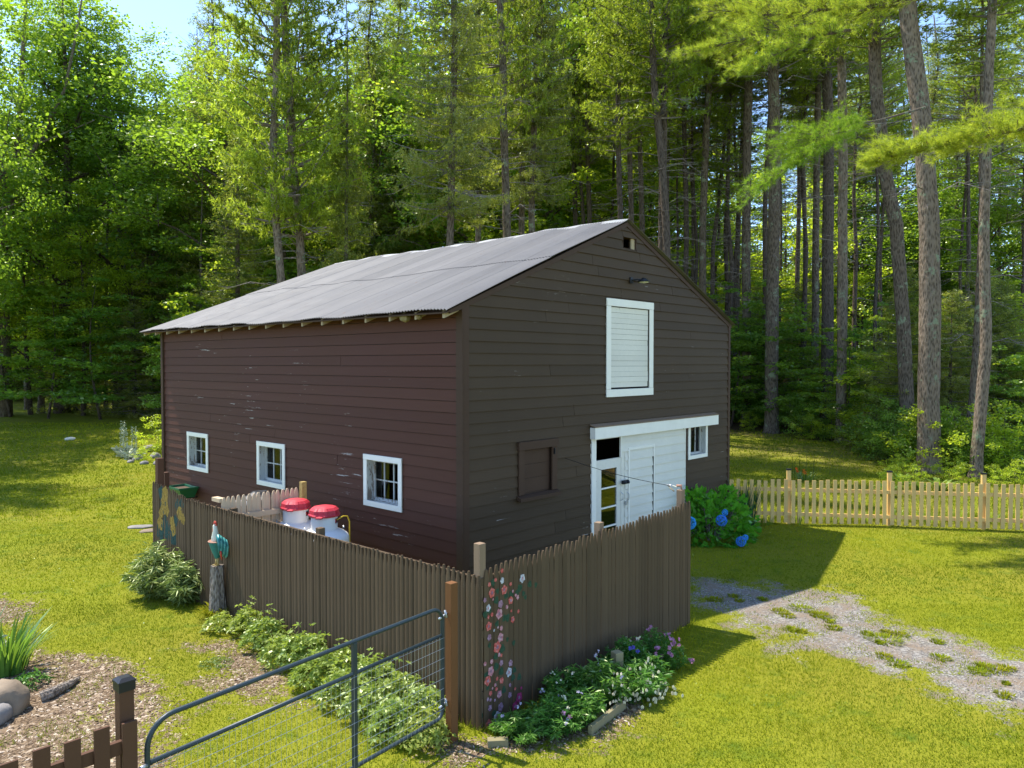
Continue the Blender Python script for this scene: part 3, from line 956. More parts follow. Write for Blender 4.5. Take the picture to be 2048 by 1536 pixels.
MB().box(wk1 - 0.062, wk1 - 0.056, -0.0725, -0.042, 0.3, wkz - 0.2).build('wicket_gap', M['dark'], sd)
def hardware():
    x, z = gab(1242, 963)
    b = MB().box(x - 0.09, x + 0.09, -0.12, -0.072, z - 0.035, z + 0.035)
    b.lathe([(0.03, -0.02), (0.045, 0), (0.03, 0.03)], 10, (x - 0.05, -0.12, z)).lathe([(0.03, -0.03), (0.04, 0), (0.02, 0.04)], 10, (x + 0.06, -0.125, z))
    b.build('door_latch', M['black_metal'], sd)
    for px, py in ((1237, 992), (1249, 992)):
        x, z = gab(px, py)
        MB().tube([(x, -0.05, z + 0.09), (x + 0.012, -0.10, z + 0.05), (x + 0.012, -0.10, z - 0.05), (x, -0.05, z - 0.09)], 0.007, 6).build('door_pull', M['galv'], sd)
    x, z = gab(1246, 1005)
    MB().box(x - 0.03, x + 0.03, -0.09, -0.06, z - 0.035, z + 0.035).build('padlock', M['galv'], sd)
    x, z = gab(1359, 848)
    MB().tube([(x - 0.05, -0.07, z + 0.1), (x - 0.06, -0.09, z - 0.03), (x, -0.1, z - 0.10), (x + 0.06, -0.09, z - 0.03), (x + 0.05, -0.07, z + 0.1)], 0.010, 6).build('iron_loop', M['black_metal'], sd)
    x, z = gab(1340, 850)
    for k in range(3):
        MB().tube([(x + k * 0.03, -0.065, z + 0.06), (x + k * 0.03 + 0.01, -0.085, z), (x + k * 0.03 - 0.01, -0.07, z - 0.04)], 0.005, 5).build('iron_hook', M['black_metal'], sd)
hardware()
# brown casing strip right of the sliding door
MB().box(DOORX1 + 0.022, DOORX1 + 0.16, -0.034, -0.026, 0.02, HZ0 - 0.01).build('casing_strip', M['barn_trim'], barn)

# wall light under the peak
def wall_light():
    x, z = gab(1259, 561)
    p = barn.matrix_basis @ Vector((x, -0.03, z))
    p = P0 + GX * x + GY * (-0.03) + Vector((0, 0, z))
    t = thing('wall_light', 'small dark floodlight with pale lens above the white loft door', 'lamp', p, TH)
    MB().box(-0.05, 0.05, -0.03, 0.0, -0.06, 0.06).build('mount', M['black_metal'], t, bevel=0.006)
    MB().tube([(0, -0.02, 0.0), (0.05, -0.12, 0.015), (0.12, -0.18, 0.0)], 0.016, 8).build('arm', M['black_metal'], t)
    MB().lathe([(0.03, 0.05), (0.06, 0.03), (0.12, -0.02), (0.125, -0.035)], 16, (0.16, -0.2, 0)).build('lamp_shade', M['black_metal'], t, smooth=True)
    MB().lathe([(0.001, -0.06), (0.07, -0.05), (0.11, -0.034)], 16, (0.16, -0.2, 0)).build('lens', M['cream'], t, smooth=True)
wall_light()
# ------------------------------------------------------------------ stockade fence
F0 = Vector((-0.335, 7.80, 0.0))
FL, FR = 8.15, 4.37
def picket_mesh(h, w, tip=0.011, bulge=0.005, t=0.016, point=0.13, shape='peak'):
    xs_ = [-w, -w * 0.55, 0, w * 0.55, w]
    front = [0, -bulge * 0.75, -bulge, -bulge * 0.75, 0]
    rings = []
    levels = [(0.0, 1.0), (h - point, 1.0), (h - point * 0.35, 0.62), (h, tip / w)]
    if shape == 'round': levels = [(0.0, 1.0), (h - 0.11, 1.0), (h - 0.05, 0.78), (h - 0.015, 0.5), (h, 0.25)]
    vs = []
    for z, s in levels:
        ring = [(x * s, y * (0.4 + 0.6 * s), z) for x, y in zip(xs_, front)] + [(w * s, t, z), (-w * s, t, z)]
        vs += ring
    n = 7
    fs = [tuple(range(n - 1, -1, -1)), tuple((len(levels) - 1) * n + k for k in range(n))]
    for i in range(len(levels) - 1):
        for k in range(n):
            k2 = (k + 1) % n
            fs.append((i * n + k, i * n + k2, (i + 1) * n + k2, (i + 1) * n + k))
    return MB().add(vs, fs)
PK = [picket_mesh(1.80 + d, 0.0365).mesh('picket', M['stockade']) for d in (0.0, 0.012, -0.012, 0.02)]
rf = random.Random(5)

# right panel (parallel to the gable)
fence_r = thing('stockade_fence', 'brown stockade fence panel painted with climbing roses in front of the barn door', 'fence', F0, TH)
def run_pickets(parent, n, axis, x0, pitch, tops):
    for k in range(n):
        s = x0 + k * pitch
        o = bpy.data.objects.new('picket', rf.choice(PK))
        link(o, parent)
        dz = tops(s)
        o.scale = (rf.uniform(0.985, 1.02), 1, 1)
        if axis == 'x':
            o.location = (s, rf.uniform(-0.003, 0.003), dz + rf.uniform(-0.004, 0.004))
            o.rotation_euler = (0, rf.uniform(-0.004, 0.004), 0)
        else:
            o.location = (rf.uniform(-0.003, 0.003), s, dz + rf.uniform(-0.004, 0.004))
            o.rotation_euler = (0, rf.uniform(-0.004, 0.004), -math.pi / 2)
run_pickets(fence_r, 56, 'x', 0.10, 0.0775, lambda s: -0.13 * (1 - s / 4.37) + 0.04)
for z in (0.35, 1.0, 1.55):
    MB().box(0.05, FR + 0.02, 0.018, 0.055, z, z + 0.08).build('rail', M['stockade'], fence_r)
for s, top in ((2.25, 1.86), (FR - 0.08, 2.02)):
    MB().box(s - 0.045, s + 0.045, 0.06, 0.15, -0.05, top).build('post', M['post_grey'], fence_r, bevel=0.004)

fence_l = thing('stockade_fence', 'long brown stockade fence running along the barn past the propane tanks', 'fence', F0, TH)
run_pickets(fence_l, 105, 'y', 0.02, 0.0775, lambda s: -0.125 * min(1.0, max(0.0, (8.1 - s) / 1.3)) - 0.05 * math.sin(math.pi * min(s, 7.5) / 7.5))
for z in (0.35, 1.0, 1.55):
    MB().box(0.018, 0.055, 0.0, FL, z, z + 0.08).build('rail', M['stockade'], fence_l)
for s, top, x in ((3.07, 1.70, 0.06), (5.4, 1.66, 0.06)):
    MB().box(x, x + 0.09, s - 0.045, s + 0.045, -0.05, top).build('post', M['stockade'], fence_l, bevel=0.004)
MB().box(0.06, 0.17, FL - 0.13, FL - 0.02, -0.05, 2.20).build('post', M['near_brown'], fence_l, bevel=0.004)
MB().box(0.30, 0.38, FL + 0.15, FL + 0.25, -0.05, 1.90).build('post', M['near_brown'], fence_l, bevel=0.004)
# corner post with a splintered foot of paint
MB().box(0.020, 0.110, 0.020, 0.110, -0.05, 1.985).build('post', M['post_grey'], fence_l, bevel=0.004)

# printed decoration: roses painted on the pickets (flat paint, a shade proud)
def paint_material(name, stops):
    m, nt, out = new_mat(name); N = NT(nt)
    f = N.noise(N.mapping((1, 1, 1)), 45, 3, 0.6)
    c = N.ramp(f, stops)
    N.bsdf(c, 0.8, None, 0, 0.2, out); return m
PM = {
 'coral': paint_material('coral_paint', [(0.35, (0.42, 0.06, 0.05)), (0.55, (0.55, 0.14, 0.11)), (0.7, (0.6, 0.3, 0.26))]),
 'pink': paint_material('pink_paint', [(0.35, (0.38, 0.12, 0.14)), (0.55, (0.5, 0.25, 0.27)), (0.7, (0.58, 0.42, 0.42))]),
 'mauve': paint_material('mauve_paint', [(0.35, (0.22, 0.11, 0.15)), (0.55, (0.34, 0.2, 0.26)), (0.7, (0.46, 0.32, 0.38))]),
 'white': paint_material('pale_paint', [(0.35, (0.3, 0.28, 0.3)), (0.55, (0.5, 0.48, 0.5)), (0.7, (0.7, 0.7, 0.7))]),
 'magenta': paint_material('magenta_paint', [(0.35, (0.3, 0.02, 0.09)), (0.6, (0.42, 0.05, 0.15))]),
 'leaf': paint_material('leaf_paint', [(0.35, (0.018, 0.05, 0.028)), (0.65, (0.04, 0.085, 0.045))]),
 'yellow': paint_material('ochre_paint', [(0.35, (0.16, 0.10, 0.02)), (0.6, (0.30, 0.20, 0.04))]),
 'tealp': paint_material('teal_paint', [(0.35, (0.012, 0.034, 0.032)), (0.6, (0.022, 0.065, 0.058))]),
}
def zfront(u, pitch, x0):
    k = round((u - x0) / pitch); q = (u - x0 - k * pitch) / 0.0365
    return 0.005 * (1 - min(1, abs(q)) ** 2.2) + 0.0025
def blob_poly(rng, cx_, cz_, r, petals, n, fn):
    """a scalloped flat patch following the pickets' rounded faces"""
    ph = rng.uniform(0, 6)
    pts = [(cx_, cz_)]
    rings = 3
    for j in range(1, rings + 1):
        for k in range(n):
            a = 2 * math.pi * k / n
            q = r * j / rings * (1 + (0.16 * math.sin(petals * a + ph) if j == rings else 0))
            pts.append((cx_ + q * math.cos(a), cz_ + q * 1.15 * math.sin(a)))
    vs = [fn(u, z) for u, z in pts]
    fs = [(0, 1 + k, 1 + (k + 1) % n) for k in range(n)]
    for j in range(rings - 1):
        for k in range(n):
            k2 = (k + 1) % n
            fs.append((1 + j * n + k, 1 + (j + 1) * n + k, 1 + (j + 1) * n + k2, 1 + j * n + k2))
    return vs, fs
# positions read in the photograph on the fence plane
def fr_pt(px, py):
    p = on_plane(px, py, F0, GY) - F0
    return p.dot(GX), p.z
ROSES = [ (258,165,'white',.030),(420,148,'white',.042),(204,160,'coral',.018),(153,198,'coral',.022),(174,265,'coral',.045),(273,240,'coral',.044),
 (325,193,'coral',.018),(343,252,'pink',.016),(382,300,'pink',.024),(366,283,'pink',.015),(326,325,'coral',.036),(182,318,'pink',.012),(117,323,'mauve',.022),
 (243,355,'mauve',.036),(145,388,'white',.034),(294,378,'pink',.020),(330,410,'coral',.014),(388,415,'coral',.020),(232,435,'pink',.048),(174,440,'coral',.020),
 (146,462,'coral',.018),(342,480,'coral',.032),(148,535,'coral',.042),(222,543,'pink',.012),(249,550,'pink',.022),(192,568,'white',.014),(152,625,'mauve',.030),
 (243,625,'pink',.042),(217,703,'coral',.054),(232,765,'pink',.020),(249,770,'coral',.016),(171,820,'pink',.022),(118,840,'pink',.020),(249,830,'mauve',.028),
 (324,832,'mauve',.030),(165,898,'pink',.044),(312,906,'white',.044),(140,975,'coral',.045),(215,958,'coral',.018),(253,972,'coral',.030),(200,1010,'pink',.016),
 (210,1042,'coral',.018),(320,1010,'mauve',.018),(177,1035,'pink',.012),(163,1077,'coral',.022),(233,1085,'pink',.036),(362,1040,'coral',.014),(410,1033,'magenta',.016),
 (318,1090,'mauve',.028),(140,1125,'mauve',.018),(162,1130,'mauve',.016),(197,1133,'mauve',.014),(393,1110,'magenta',.048),(360,1183,'magenta',.046),(157,1195,'mauve',.028),
 (243,1187,'mauve',.040),(218,1265,'white',.050),(147,1330,'coral',.048),(255,85,'coral',.022)]
LEAFP = [(220,250),(290,285),(215,515),(275,470),(120,440),(155,690),(300,640),(400,225),(430,270),(350,670),(260,715),(205,780),(210,860),(355,890),(345,950),(140,1030),(395,945),
 (250,900),(190,1240),(210,325),(380,260),(90,1260),(185,180),(480,195),(530,200),(445,300),(300,465),(130,930),(270,1050),(150,400),(330,280)]
rp = random.Random(3)
def paint_group(items, mname, conv, fn, name, parent):
    mb = MB()
    for (u, z, r, pet) in items:
        mb.add(*blob_poly(rp, u, z, r, pet, 14, fn))
    if mb.v:
        tag(mb.build(name, PM[mname], parent), kind='stuff')
FNR = lambda off: (lambda u, z: (u, -zfront(u, 0.0775, 0.10) - off, z))
s_ = 160 / 647.0
bycol = {}
for (u, v, c, r) in ROSES:
    x, z = fr_pt(940 + u * s_, 1120 + v * s_)
    bycol.setdefault(c, []).append((x, z, r, 5))
paint_group([(*fr_pt(940 + u * s_, 1120 + v * s_), rp.uniform(0.022, 0.04), 3) for u, v in LEAFP], 'leaf', None, FNR(0.0), 'painted_leaves', fence_r)
for i, (c, it) in enumerate(bycol.items()):
    paint_group(it, c, None, FNR(0.001 + 0.0005 * i), 'painted_roses', fence_r)
    paint_group([(a, b, r * 0.35, 3) for a, b, r, p in it if r > 0.03], 'mauve' if c != 'white' else 'pink', None, FNR(0.004), 'painted_roses', fence_r)
def fl_pt(px, py):
    p = on_plane(px, py, F0, GX) - F0
    return p.dot(GY), p.z
FNL = lambda off: (lambda u, z: (-zfront(u, 0.0775, 0.02) - off, u, z))
t_ = 300 / 2048.0
def LP(u, v): return fl_pt(220 + u * t_, 880 + v * t_)
paint_group([(*LP(u, v), r, 4) for u, v, r in ((700, 720, .10), (730, 900, .12), (690, 1250, .14), (760, 1180, .16), (800, 1250, .13), (870, 1330, .12), (930, 900, .10), (980, 880, .08), (900, 1100, .08))], 'tealp', None, FNL(0.0), 'painted_leaves', fence_l)
paint_group([(*LP(u, v), r, 9) for u, v, r in ((760, 740, .12), (750, 830, .13), (730, 940, .10), (700, 1000, .08), (780, 960, .09), (690, 1140, .11), (855, 1130, .10), (870, 1230, .09), (960, 1000, .11), (1000, 1080, .08))], 'yellow', None, FNL(0.001), 'painted_sunflowers', fence_l)

# small cross fence of bare wood between stockade and barn wall
CF = F0 + GY * 5.72
cross = thing('cross_fence', 'short cross fence of pale weathered pickets behind the propane tanks', 'fence', CF, TH)
PK2 = picket_mesh(1.78, 0.040, shape='round').mesh('picket', M['bare_picket'])
for k in range(16):
    o = inst('picket', PK2, cross, (0.12 + k * 0.086, 0.03, rf.uniform(-0.006, 0.006)), (0, rf.uniform(-0.006, 0.006), 0), (rf.uniform(0.97, 1.02), 1, 1))
for z in (0.4, 1.40):
    MB().box(0.06, 1.55, -0.03, 0.010, z, z + 0.085).build('rail', M['bare_picket'], cross)
MB().box(1.50, 1.59, 0.0, 0.09, -0.03, 1.86).build('post', M['gold'], cross, bevel=0.004)
MB().box(0.06, 0.16, 0.05, 0.30, 1.70, 1.76).build('rail_end', M['bare_picket'], cross)

# ------------------------------------------------------------------ gate posts and tube gate
gp = Vector((-0.615, 7.62, 0))
t = thing('gate_post', 'orange brown square post beside the stockade corner, holding the latch end of the gate', 'post', gp, TH)
MB().box(-0.046, 0.046, -0.046, 0.046, -0.1, 1.65).build('shaft', M['post_brown'], t, bevel=0.005)
g1 = Vector((-0.70, 7.52, 0)); g0 = Vector((-2.485, 5.08, 0))
gdir = (g1 - g0); glen = gdir.length; gang = math.atan2(gdir.y, gdir.x)
gate = thing('tube_gate', 'blue grey tubular steel farm gate with wire mesh between two brown posts', 'gate', g0, gang)
R_ = 0.0185
ZT, Z2, ZB = 1.43, 1.145, 0.31
def bend(cx_, cz_, r, a0, a1, n=7): return [(cx_ + r * math.cos(a0 + (a1 - a0) * i / n), 0, cz_ + r * math.sin(a0 + (a1 - a0) * i / n)) for i in range(n + 1)]
rr = 0.19
path = [(0, 0, 0.8)] + bend(rr, ZT - rr, rr, math.pi, math.pi / 2) + bend(glen - rr * 0.75, ZT - rr * 0.75, rr * 0.75, math.pi / 2, 0) + [(glen, 0, 0.8)] \
     + bend(glen - 0.08, ZB + 0.08, 0.08, 0, -math.pi / 2) + bend(0.08, ZB + 0.08, 0.08, -math.pi / 2, -math.pi) + [(0, 0, 0.8)]
MB().tube(path, R_, 12, cap=False).build('frame', M['gate_blue'], gate, smooth=True)
MB().tube([(0.015, 0, Z2), (glen - 0.015, 0, Z2)], R_ * 0.95, 12).build('rail', M['gate_blue'], gate, smooth=True)
mx_ = glen * 0.615
MB().box(mx_ - 0.022, mx_ + 0.022, -0.020, 0.020, ZB + 0.01, ZT - 0.01).build('upright', M['gate_blue'], gate, bevel=0.006)
mb = MB()
wr = 0.0017
x = 0.05
while x < glen - 0.03:
    mb.tube([(x, -0.024, ZB), (x, -0.024, Z2)], wr, 4, cap=False); x += 0.051
z = ZB + 0.10
while z < Z2 - 0.02:
    mb.tube([(0.0, -0.0265, z), (glen, -0.0265, z)], wr, 4, cap=False); z += 0.102
tag(mb.build('wire_mesh', M['galv'], gate), kind='stuff')
for x in np.arange(0.15, glen, 0.16):
    MB().tube([(x, 0, ZB - 0.0235), (x + 0.02, -0.0235, ZB), (x + 0.03, 0, ZB + 0.0235)], 0.003, 4).build('wire_tie', M['black_metal'], gate)
for zz in (1.32, 0.42):
    MB().tube([(glen - 0.05, 0, zz), (glen + 0.05, 0, zz + 0.02), (glen + 0.09, 0.02, zz + 0.02)], 0.012, 8).tube([(glen + 0.03, -0.03, zz + 0.0), (glen + 0.03, -0.01, zz + 0.07)], 0.012, 6).build('hinge', M['galv'], gate, smooth=True)
for zz in (1.14, 0.5):
    MB().tube([(-0.01, -0.01, zz), (-0.07, -0.02, zz)], 0.014, 8).build('hinge', M['galv'], gate, smooth=True)

lp = at_depth(249, 1400, 5.03); lp.z = 0
t = thing('gate_post', 'dark brown square post with black cap where the low picket fence meets the gate', 'post', lp, TH)
MB().box(-0.047, 0.047, -0.043, 0.043, -0.1, 1.72).build('shaft', M['near_brown'], t, bevel=0.004)
cb = MB().box(-0.053, 0.053, -0.053, 0.053, 1.68, 1.735)
cb.add([(-0.057, -0.057, 1.735), (0.057, -0.057, 1.735), (0.057, 0.057, 1.735), (-0.057, 0.057, 1.735), (-0.057, -0.057, 1.748), (0.057, -0.057, 1.748), (0.057, 0.057, 1.748), (-0.057, 0.057, 1.748),
        (-0.03, -0.03, 1.768), (0.03, -0.03, 1.768), (0.03, 0.03, 1.768), (-0.03, 0.03, 1.768)],
       [(0, 3, 2, 1), (0, 1, 5, 4), (1, 2, 6, 5), (2, 3, 7, 6), (3, 0, 4, 7), (4, 5, 9, 8), (5, 6, 10, 9), (6, 7, 11, 10), (7, 4, 8, 11), (8, 9, 10, 11)])
cb.build('post_cap', M['black_metal'], t)

# near picket fence running out of the picture at lower left
pf0 = Vector((lp.x, lp.y, 0)) + GX * -0.005 - GY * 0.06
nf = thing('picket_fence', 'low fence of spaced flat brown pickets in the lower left corner', 'fence', pf0, TH)
for k in range(8):
    h = 1.50 + rf.uniform(-0.012, 0.012)
    MB().box(-0.047, 0.047, -0.012, 0.010, 0.02, h).build('picket', M['near_brown'], nf, loc=(0.0 - k * 0.172, -0.03, 0), bevel=0.002)
for z in (0.4, 1.28):
    MB().box(-1.35, 0.02, -0.018, 0.02, z, z + 0.09).build('rail', M['near_brown'], nf, bevel=0.003)

# ------------------------------------------------------------------ new pine picket fence at right
A_ = gpt(1462, 1046); B_ = gpt(2048, 1062)
dv = (B_ - A_); dv.z = 0; an = math.atan2(dv.y, dv.x)
nfence = thing('picket_fence', 'new honey coloured pine picket fence across the lawn right of the barn', 'fence', A_, an)
ln = dv.length + 1.5
NP = [MB().box(-0.043, 0.043, -0.011, 0.011, 0.0, h).mesh('picket', M['new_wood']) for h in (1.02, 1.035, 1.01)]
k = 0; x = 0.0
while x < ln:
    zg = float(gz(A_.x + math.cos(an) * x, A_.y + math.sin(an) * x)) - A_.z
    inst('picket', rf.choice(NP), nfence, (x + rf.uniform(-0.006, 0.006), -0.03, zg + 0.04 + rf.uniform(-0.01, 0.01)), (0, rf.uniform(-0.012, 0.012), 0))
    x += 0.1575
for i in range(int(ln / 2.4) + 1):
    for z in (0.22, 0.80):
        x0 = i * 2.4 - 0.9 + 0.01; x1 = min(x0 + 2.38, ln)
        MB().box(max(x0, -0.05), x1, -0.016, 0.022, z, z + 0.085).build('rail', M['new_wood'], nfence)
for px in (1578, 1780, 1969, 2160):
    p = at_depth(px, 1000, A_.y + (B_.y - A_.y) * (px - 1462) / 586.0)
    x = (p - A_).dot(Vector((math.cos(an), math.sin(an), 0)))
    po = MB().box(x - 0.045, x + 0.045, 0.024, 0.114, -0.1, 1.30).build('post', M['new_wood'], nfence, bevel=0.004)
    MB().box(x - 0.055, x + 0.055, 0.014, 0.124, 1.30, 1.335).build('post_cap', M['black_metal'], po, bevel=0.006)
# ------------------------------------------------------------------ foliage prototypes (numpy)
def unit(v): return v / np.maximum(np.linalg.norm(v, axis=-1, keepdims=True), 1e-9)

def leaves_mesh(name, P, D, L, Wd, mats, rng, tint=None):
    """rhomb leaves at P pointing along D"""
    n = len(P)
    D = unit(D)
    r = unit(rng.normal(size=(n, 3)))
    S = unit(np.cross(D, r))
    L = np.broadcast_to(np.asarray(L), (n,))[:, None]; Wd = np.broadcast_to(np.asarray(Wd), (n,))[:, None]
    up = unit(np.cross(S, D))
    v = np.stack([P, P + D * L * 0.5 + S * Wd * 0.5 - up * L * 0.06, P + D * L, P + D * L * 0.5 - S * Wd * 0.5 - up * L * 0.06], 1).reshape(-1, 3)
    f = np.arange(4 * n).reshape(n, 4)
    if tint is None: tint = rng.random(n)
    return np_mesh(name, v, f, mats, tint=np.repeat(tint, 4))

def needles_mesh(name, P, D, L, Wd, mats, rng, tint):
    """thin triangles"""
    n = len(P)
    D = unit(D); r = unit(rng.normal(size=(n, 3))); S = unit(np.cross(D, r))
    L = np.broadcast_to(np.asarray(L), (n,))[:, None]
    v = np.stack([P - S * Wd * 0.5, P + S * Wd * 0.5, P + D * L], 1).reshape(-1, 3)
    f = np.arange(3 * n).reshape(n, 3)
    return np_mesh(name, v, f, mats, tint=np.repeat(tint, 3))

def conifer(name, seed, z0, z1, rmax, kind='pine', nwh=22, per=5, mat='pine', needle_w=0.022, tuft=8, tufts_m=7.0):
    """returns (needle mesh, limb mesh) with the trunk axis on z"""
    rng = np.random.default_rng(seed)
    mb = MB()
    TP, TD, TT = [], [], []
    for i in range(nwh):
        t = (i + rng.random() * 0.6) / nwh
        z = z0 + (z1 - z0) * t
        if kind == 'pine':
            prof = (0.45 + 0.55 * math.sin(math.pi * min(1, t * 1.15 + 0.12))) if t < 0.85 else (1 - t) / 0.15 * 0.55 + 0.12
        else:
            prof = (1 - t) ** 0.8 * 0.95 + 0.06
        npb = per + rng.integers(-1, 2)
        a0 = rng.random() * 6.28
        for j in range(npb):
            a = a0 + 6.28 * j / npb + rng.normal() * 0.25
            Lb = rmax * prof * rng.uniform(0.55, 1.1)
            if kind == 'pine' and rng.random() < 0.12: continue
            dh = np.array([math.cos(a), math.sin(a), 0])
            rise = rng.uniform(-0.05, 0.25) + 0.35 * t if kind == 'pine' else rng.uniform(-0.50, -0.22) + 0.5 * t
            curl = 0.18 if kind == 'pine' else 0.28
            segs = 5
            pts = [np.array([0, 0, z]) + dh * Lb * s + np.array([0, 0, 1]) * (Lb * (rise * s + curl * s * s * (1 if kind != 'pine' else 0.6))) for s in np.linspace(0, 1, segs + 1)]
            r0 = 0.018 + 0.010 * Lb
            bt = rng.normal(0, 0.22)
            mb.tube([tuple(p) for p in pts[::1]], [r0 * (1 - 0.85 * s) for s in np.linspace(0, 1, segs + 1)], 3, cap=False)
            pts = np.array(pts)
            # side twigs
            nt_ = int(Lb * 2.2) + 2
            start = 0.30 if kind == 'pine' else 0.12
            for s in np.linspace(start, 1.0, nt_):
                p = np.array([np.interp(s, np.linspace(0, 1, segs + 1), pts[:, c]) for c in range(3)])
                for side in (-1, 1):
                    ang = a + side * rng.uniform(0.6, 1.1)
                    lt = (0.26 * Lb * (1.15 - s) + 0.22) * rng.uniform(0.6, 1.2)
                    dd = np.array([math.cos(ang), math.sin(ang), 0.12 if kind == 'pine' else -0.35])
                    k = max(2, int(lt * tufts_m))
                    ss = rng.random(k) ** 0.7
                    q = p + dd * lt * ss[:, None] + rng.normal(size=(k, 3)) * (0.06 if kind == 'pine' else 0.04)
                    TP.append(q)
                    TD.append(np.tile(dd + np.array([0, 0, 0.25 if kind == 'pine' else -0.25]), (k, 1)))
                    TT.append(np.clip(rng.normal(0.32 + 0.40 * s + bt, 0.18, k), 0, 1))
    TP = np.concatenate(TP); TD = np.concatenate(TD); TT = np.concatenate(TT)
    n = len(TP)
    P = np.repeat(TP, tuft, 0); D = np.repeat(TD, tuft, 0) * (0.7 if kind == 'pine' else 0.9) + rng.normal(size=(n * tuft, 3)) * 0.75
    L = rng.uniform(0.13, 0.24, n * tuft) if kind == 'pine' else rng.uniform(0.07, 0.16, n * tuft)
    if kind != 'pine': P = P + rng.normal(size=P.shape) * 0.05
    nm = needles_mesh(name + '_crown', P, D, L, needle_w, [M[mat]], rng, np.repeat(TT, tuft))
    lm = mb.mesh(name + '_limbs', M['twig'])
    return nm, lm

def decid(name, seed, h, zc, r, nclump, per, leaf, mat, squash=0.55, limbs=9, trunk_r=0.16, layered=False):
    """broadleaf: trunk+limb mesh and leaf mesh"""
    rng = np.random.default_rng(seed)
    tr = MB(); lb = MB()
    bend_ = rng.normal(size=2) * h * 0.02
    tp = [(bend_[0] * math.sin(s * 3), bend_[1] * math.sin(s * 2.3), h * 0.93 * s) for s in np.linspace(0, 1, 7)]
    tr.tube(tp, [trunk_r * (1 - 0.88 * s) for s in np.linspace(0, 1, 7)], 7)
    cl = []
    for i in range(limbs):
        t = (i + 0.5) / limbs
        z = zc + (h - zc) * t * 0.85
        a = i * 2.4 + rng.random()
        w = math.sqrt(max(0.05, 1 - (2 * t - 0.85) ** 2)) if not layered else (1.05 - 0.75 * t)
        L = r * w * rng.uniform(0.7, 1.05)
        base = np.array([np.interp(z * 0.86, [p[2] for p in tp], [p[c] for p in tp]) for c in (0, 1)] + [z * 0.86])
        tip = base + np.array([math.cos(a) * L, math.sin(a) * L, (h - zc) * (0.10 if not layered else 0.03) + L * 0.15])
        mid = (base + tip) / 2 + np.array([0, 0, L * 0.08])
        rr_ = trunk_r * 0.42 * (1 - 0.6 * t)
        lb.tube([tuple(base), tuple(mid), tuple(tip)], [rr_, rr_ * 0.6, rr_ * 0.15], 4, cap=False)
        for k in range(max(2, nclump // limbs)):
            s = rng.uniform(0.3, 1.05)
            c = base + (tip - base) * s + rng.normal(size=3) * np.array([r * 0.22, r * 0.22, (h - zc) * (0.07 if not layered else 0.03)])
            cl.append(c)
            if k % 2 == 0:
                q = base + (tip - base) * min(0.9, s * 0.8)
                lb.tube([tuple(q), tuple((q + c) / 2 + np.array([0, 0, 0.1])), tuple(c)], [rr_ * 0.4, rr_ * 0.3, rr_ * 0.1], 3, cap=False)
    for k in range(nclump // 4):
        a = rng.random() * 6.28; t = rng.random(); q = rng.random() ** 0.5
        cl.append(np.array([math.cos(a) * r * q * 0.7, math.sin(a) * r * q * 0.7, zc + (h - zc) * t]))
    cl.append(np.array([0, 0, h * 0.97]))
    cl = np.array(cl)
    n = len(cl) * per
    rc = rng.uniform(0.6, 1.25, len(cl)) * r * 0.22
    off = unit(rng.normal(size=(n, 3))) * (rng.random((n, 1)) ** 0.45)
    off *= np.array([1, 1, squash if not layered else 0.28])
    P = np.repeat(cl, per, 0) + off * np.repeat(rc, per)[:, None]
    D = rng.normal(size=(n, 3)) * np.array([1, 1, 0.45]) + off * 0.8 + np.array([0, 0, -0.25])
    ct = np.repeat(np.clip(rng.normal(0.5, 0.22, len(cl)), 0, 1), per)
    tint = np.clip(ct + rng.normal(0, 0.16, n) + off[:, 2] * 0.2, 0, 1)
    L = leaf * rng.uniform(0.7, 1.3, n)
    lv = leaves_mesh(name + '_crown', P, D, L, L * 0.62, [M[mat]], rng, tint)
    return lv, lb.mesh(name + '_limbs', M['bark_dark']), tr.mesh(name + '_trunk', M['bark_dark'], smooth=True)

PINE = [conifer('pine', 100 + i, 0.0, 15.0, 3.4, 'pine', 22, 6, 'pine', 0.038, 9, 8.5) for i in range(3)]          # crown only, z from 0
SPRUCE = [conifer('spruce', 200 + i, 0.0, 18.0, 2.9, 'spruce', 42, 6, 'spruce', 0.038, 8, 9.0) for i in range(2)]
MAPLE = [decid('maple', 300 + i, 24, 6, 5.6, 120, 150, 0.21, 'maple', limbs=14, trunk_r=0.32) for i in range(3)]
MAPLE_B = [decid('bright', 320 + i, 20, 3.5, 4.2, 90, 120, 0.21, 'bright', limbs=12, trunk_r=0.2) for i in range(2)]
SAPL = [decid('sapling', 340 + i, 8, 0.8, 2.5, 64, 70, 0.15, m, limbs=12, trunk_r=0.06, layered=True) for i, m in enumerate(('maple', 'shrub', 'bright'))]
SHRUB = [decid('shrub', 360 + i, 2.0, 0.1, 1.25, 34, 60, 0.085, m, limbs=8, trunk_r=0.025) for i, m in enumerate(('shrub', 'maple', 'bright'))]
HEML = [conifer('hemlock', 220 + i, 0.3, 9.0, 2.6, 'spruce', 26, 6, 'spruce', 0.038, 8, 8.0) for i in range(2)]
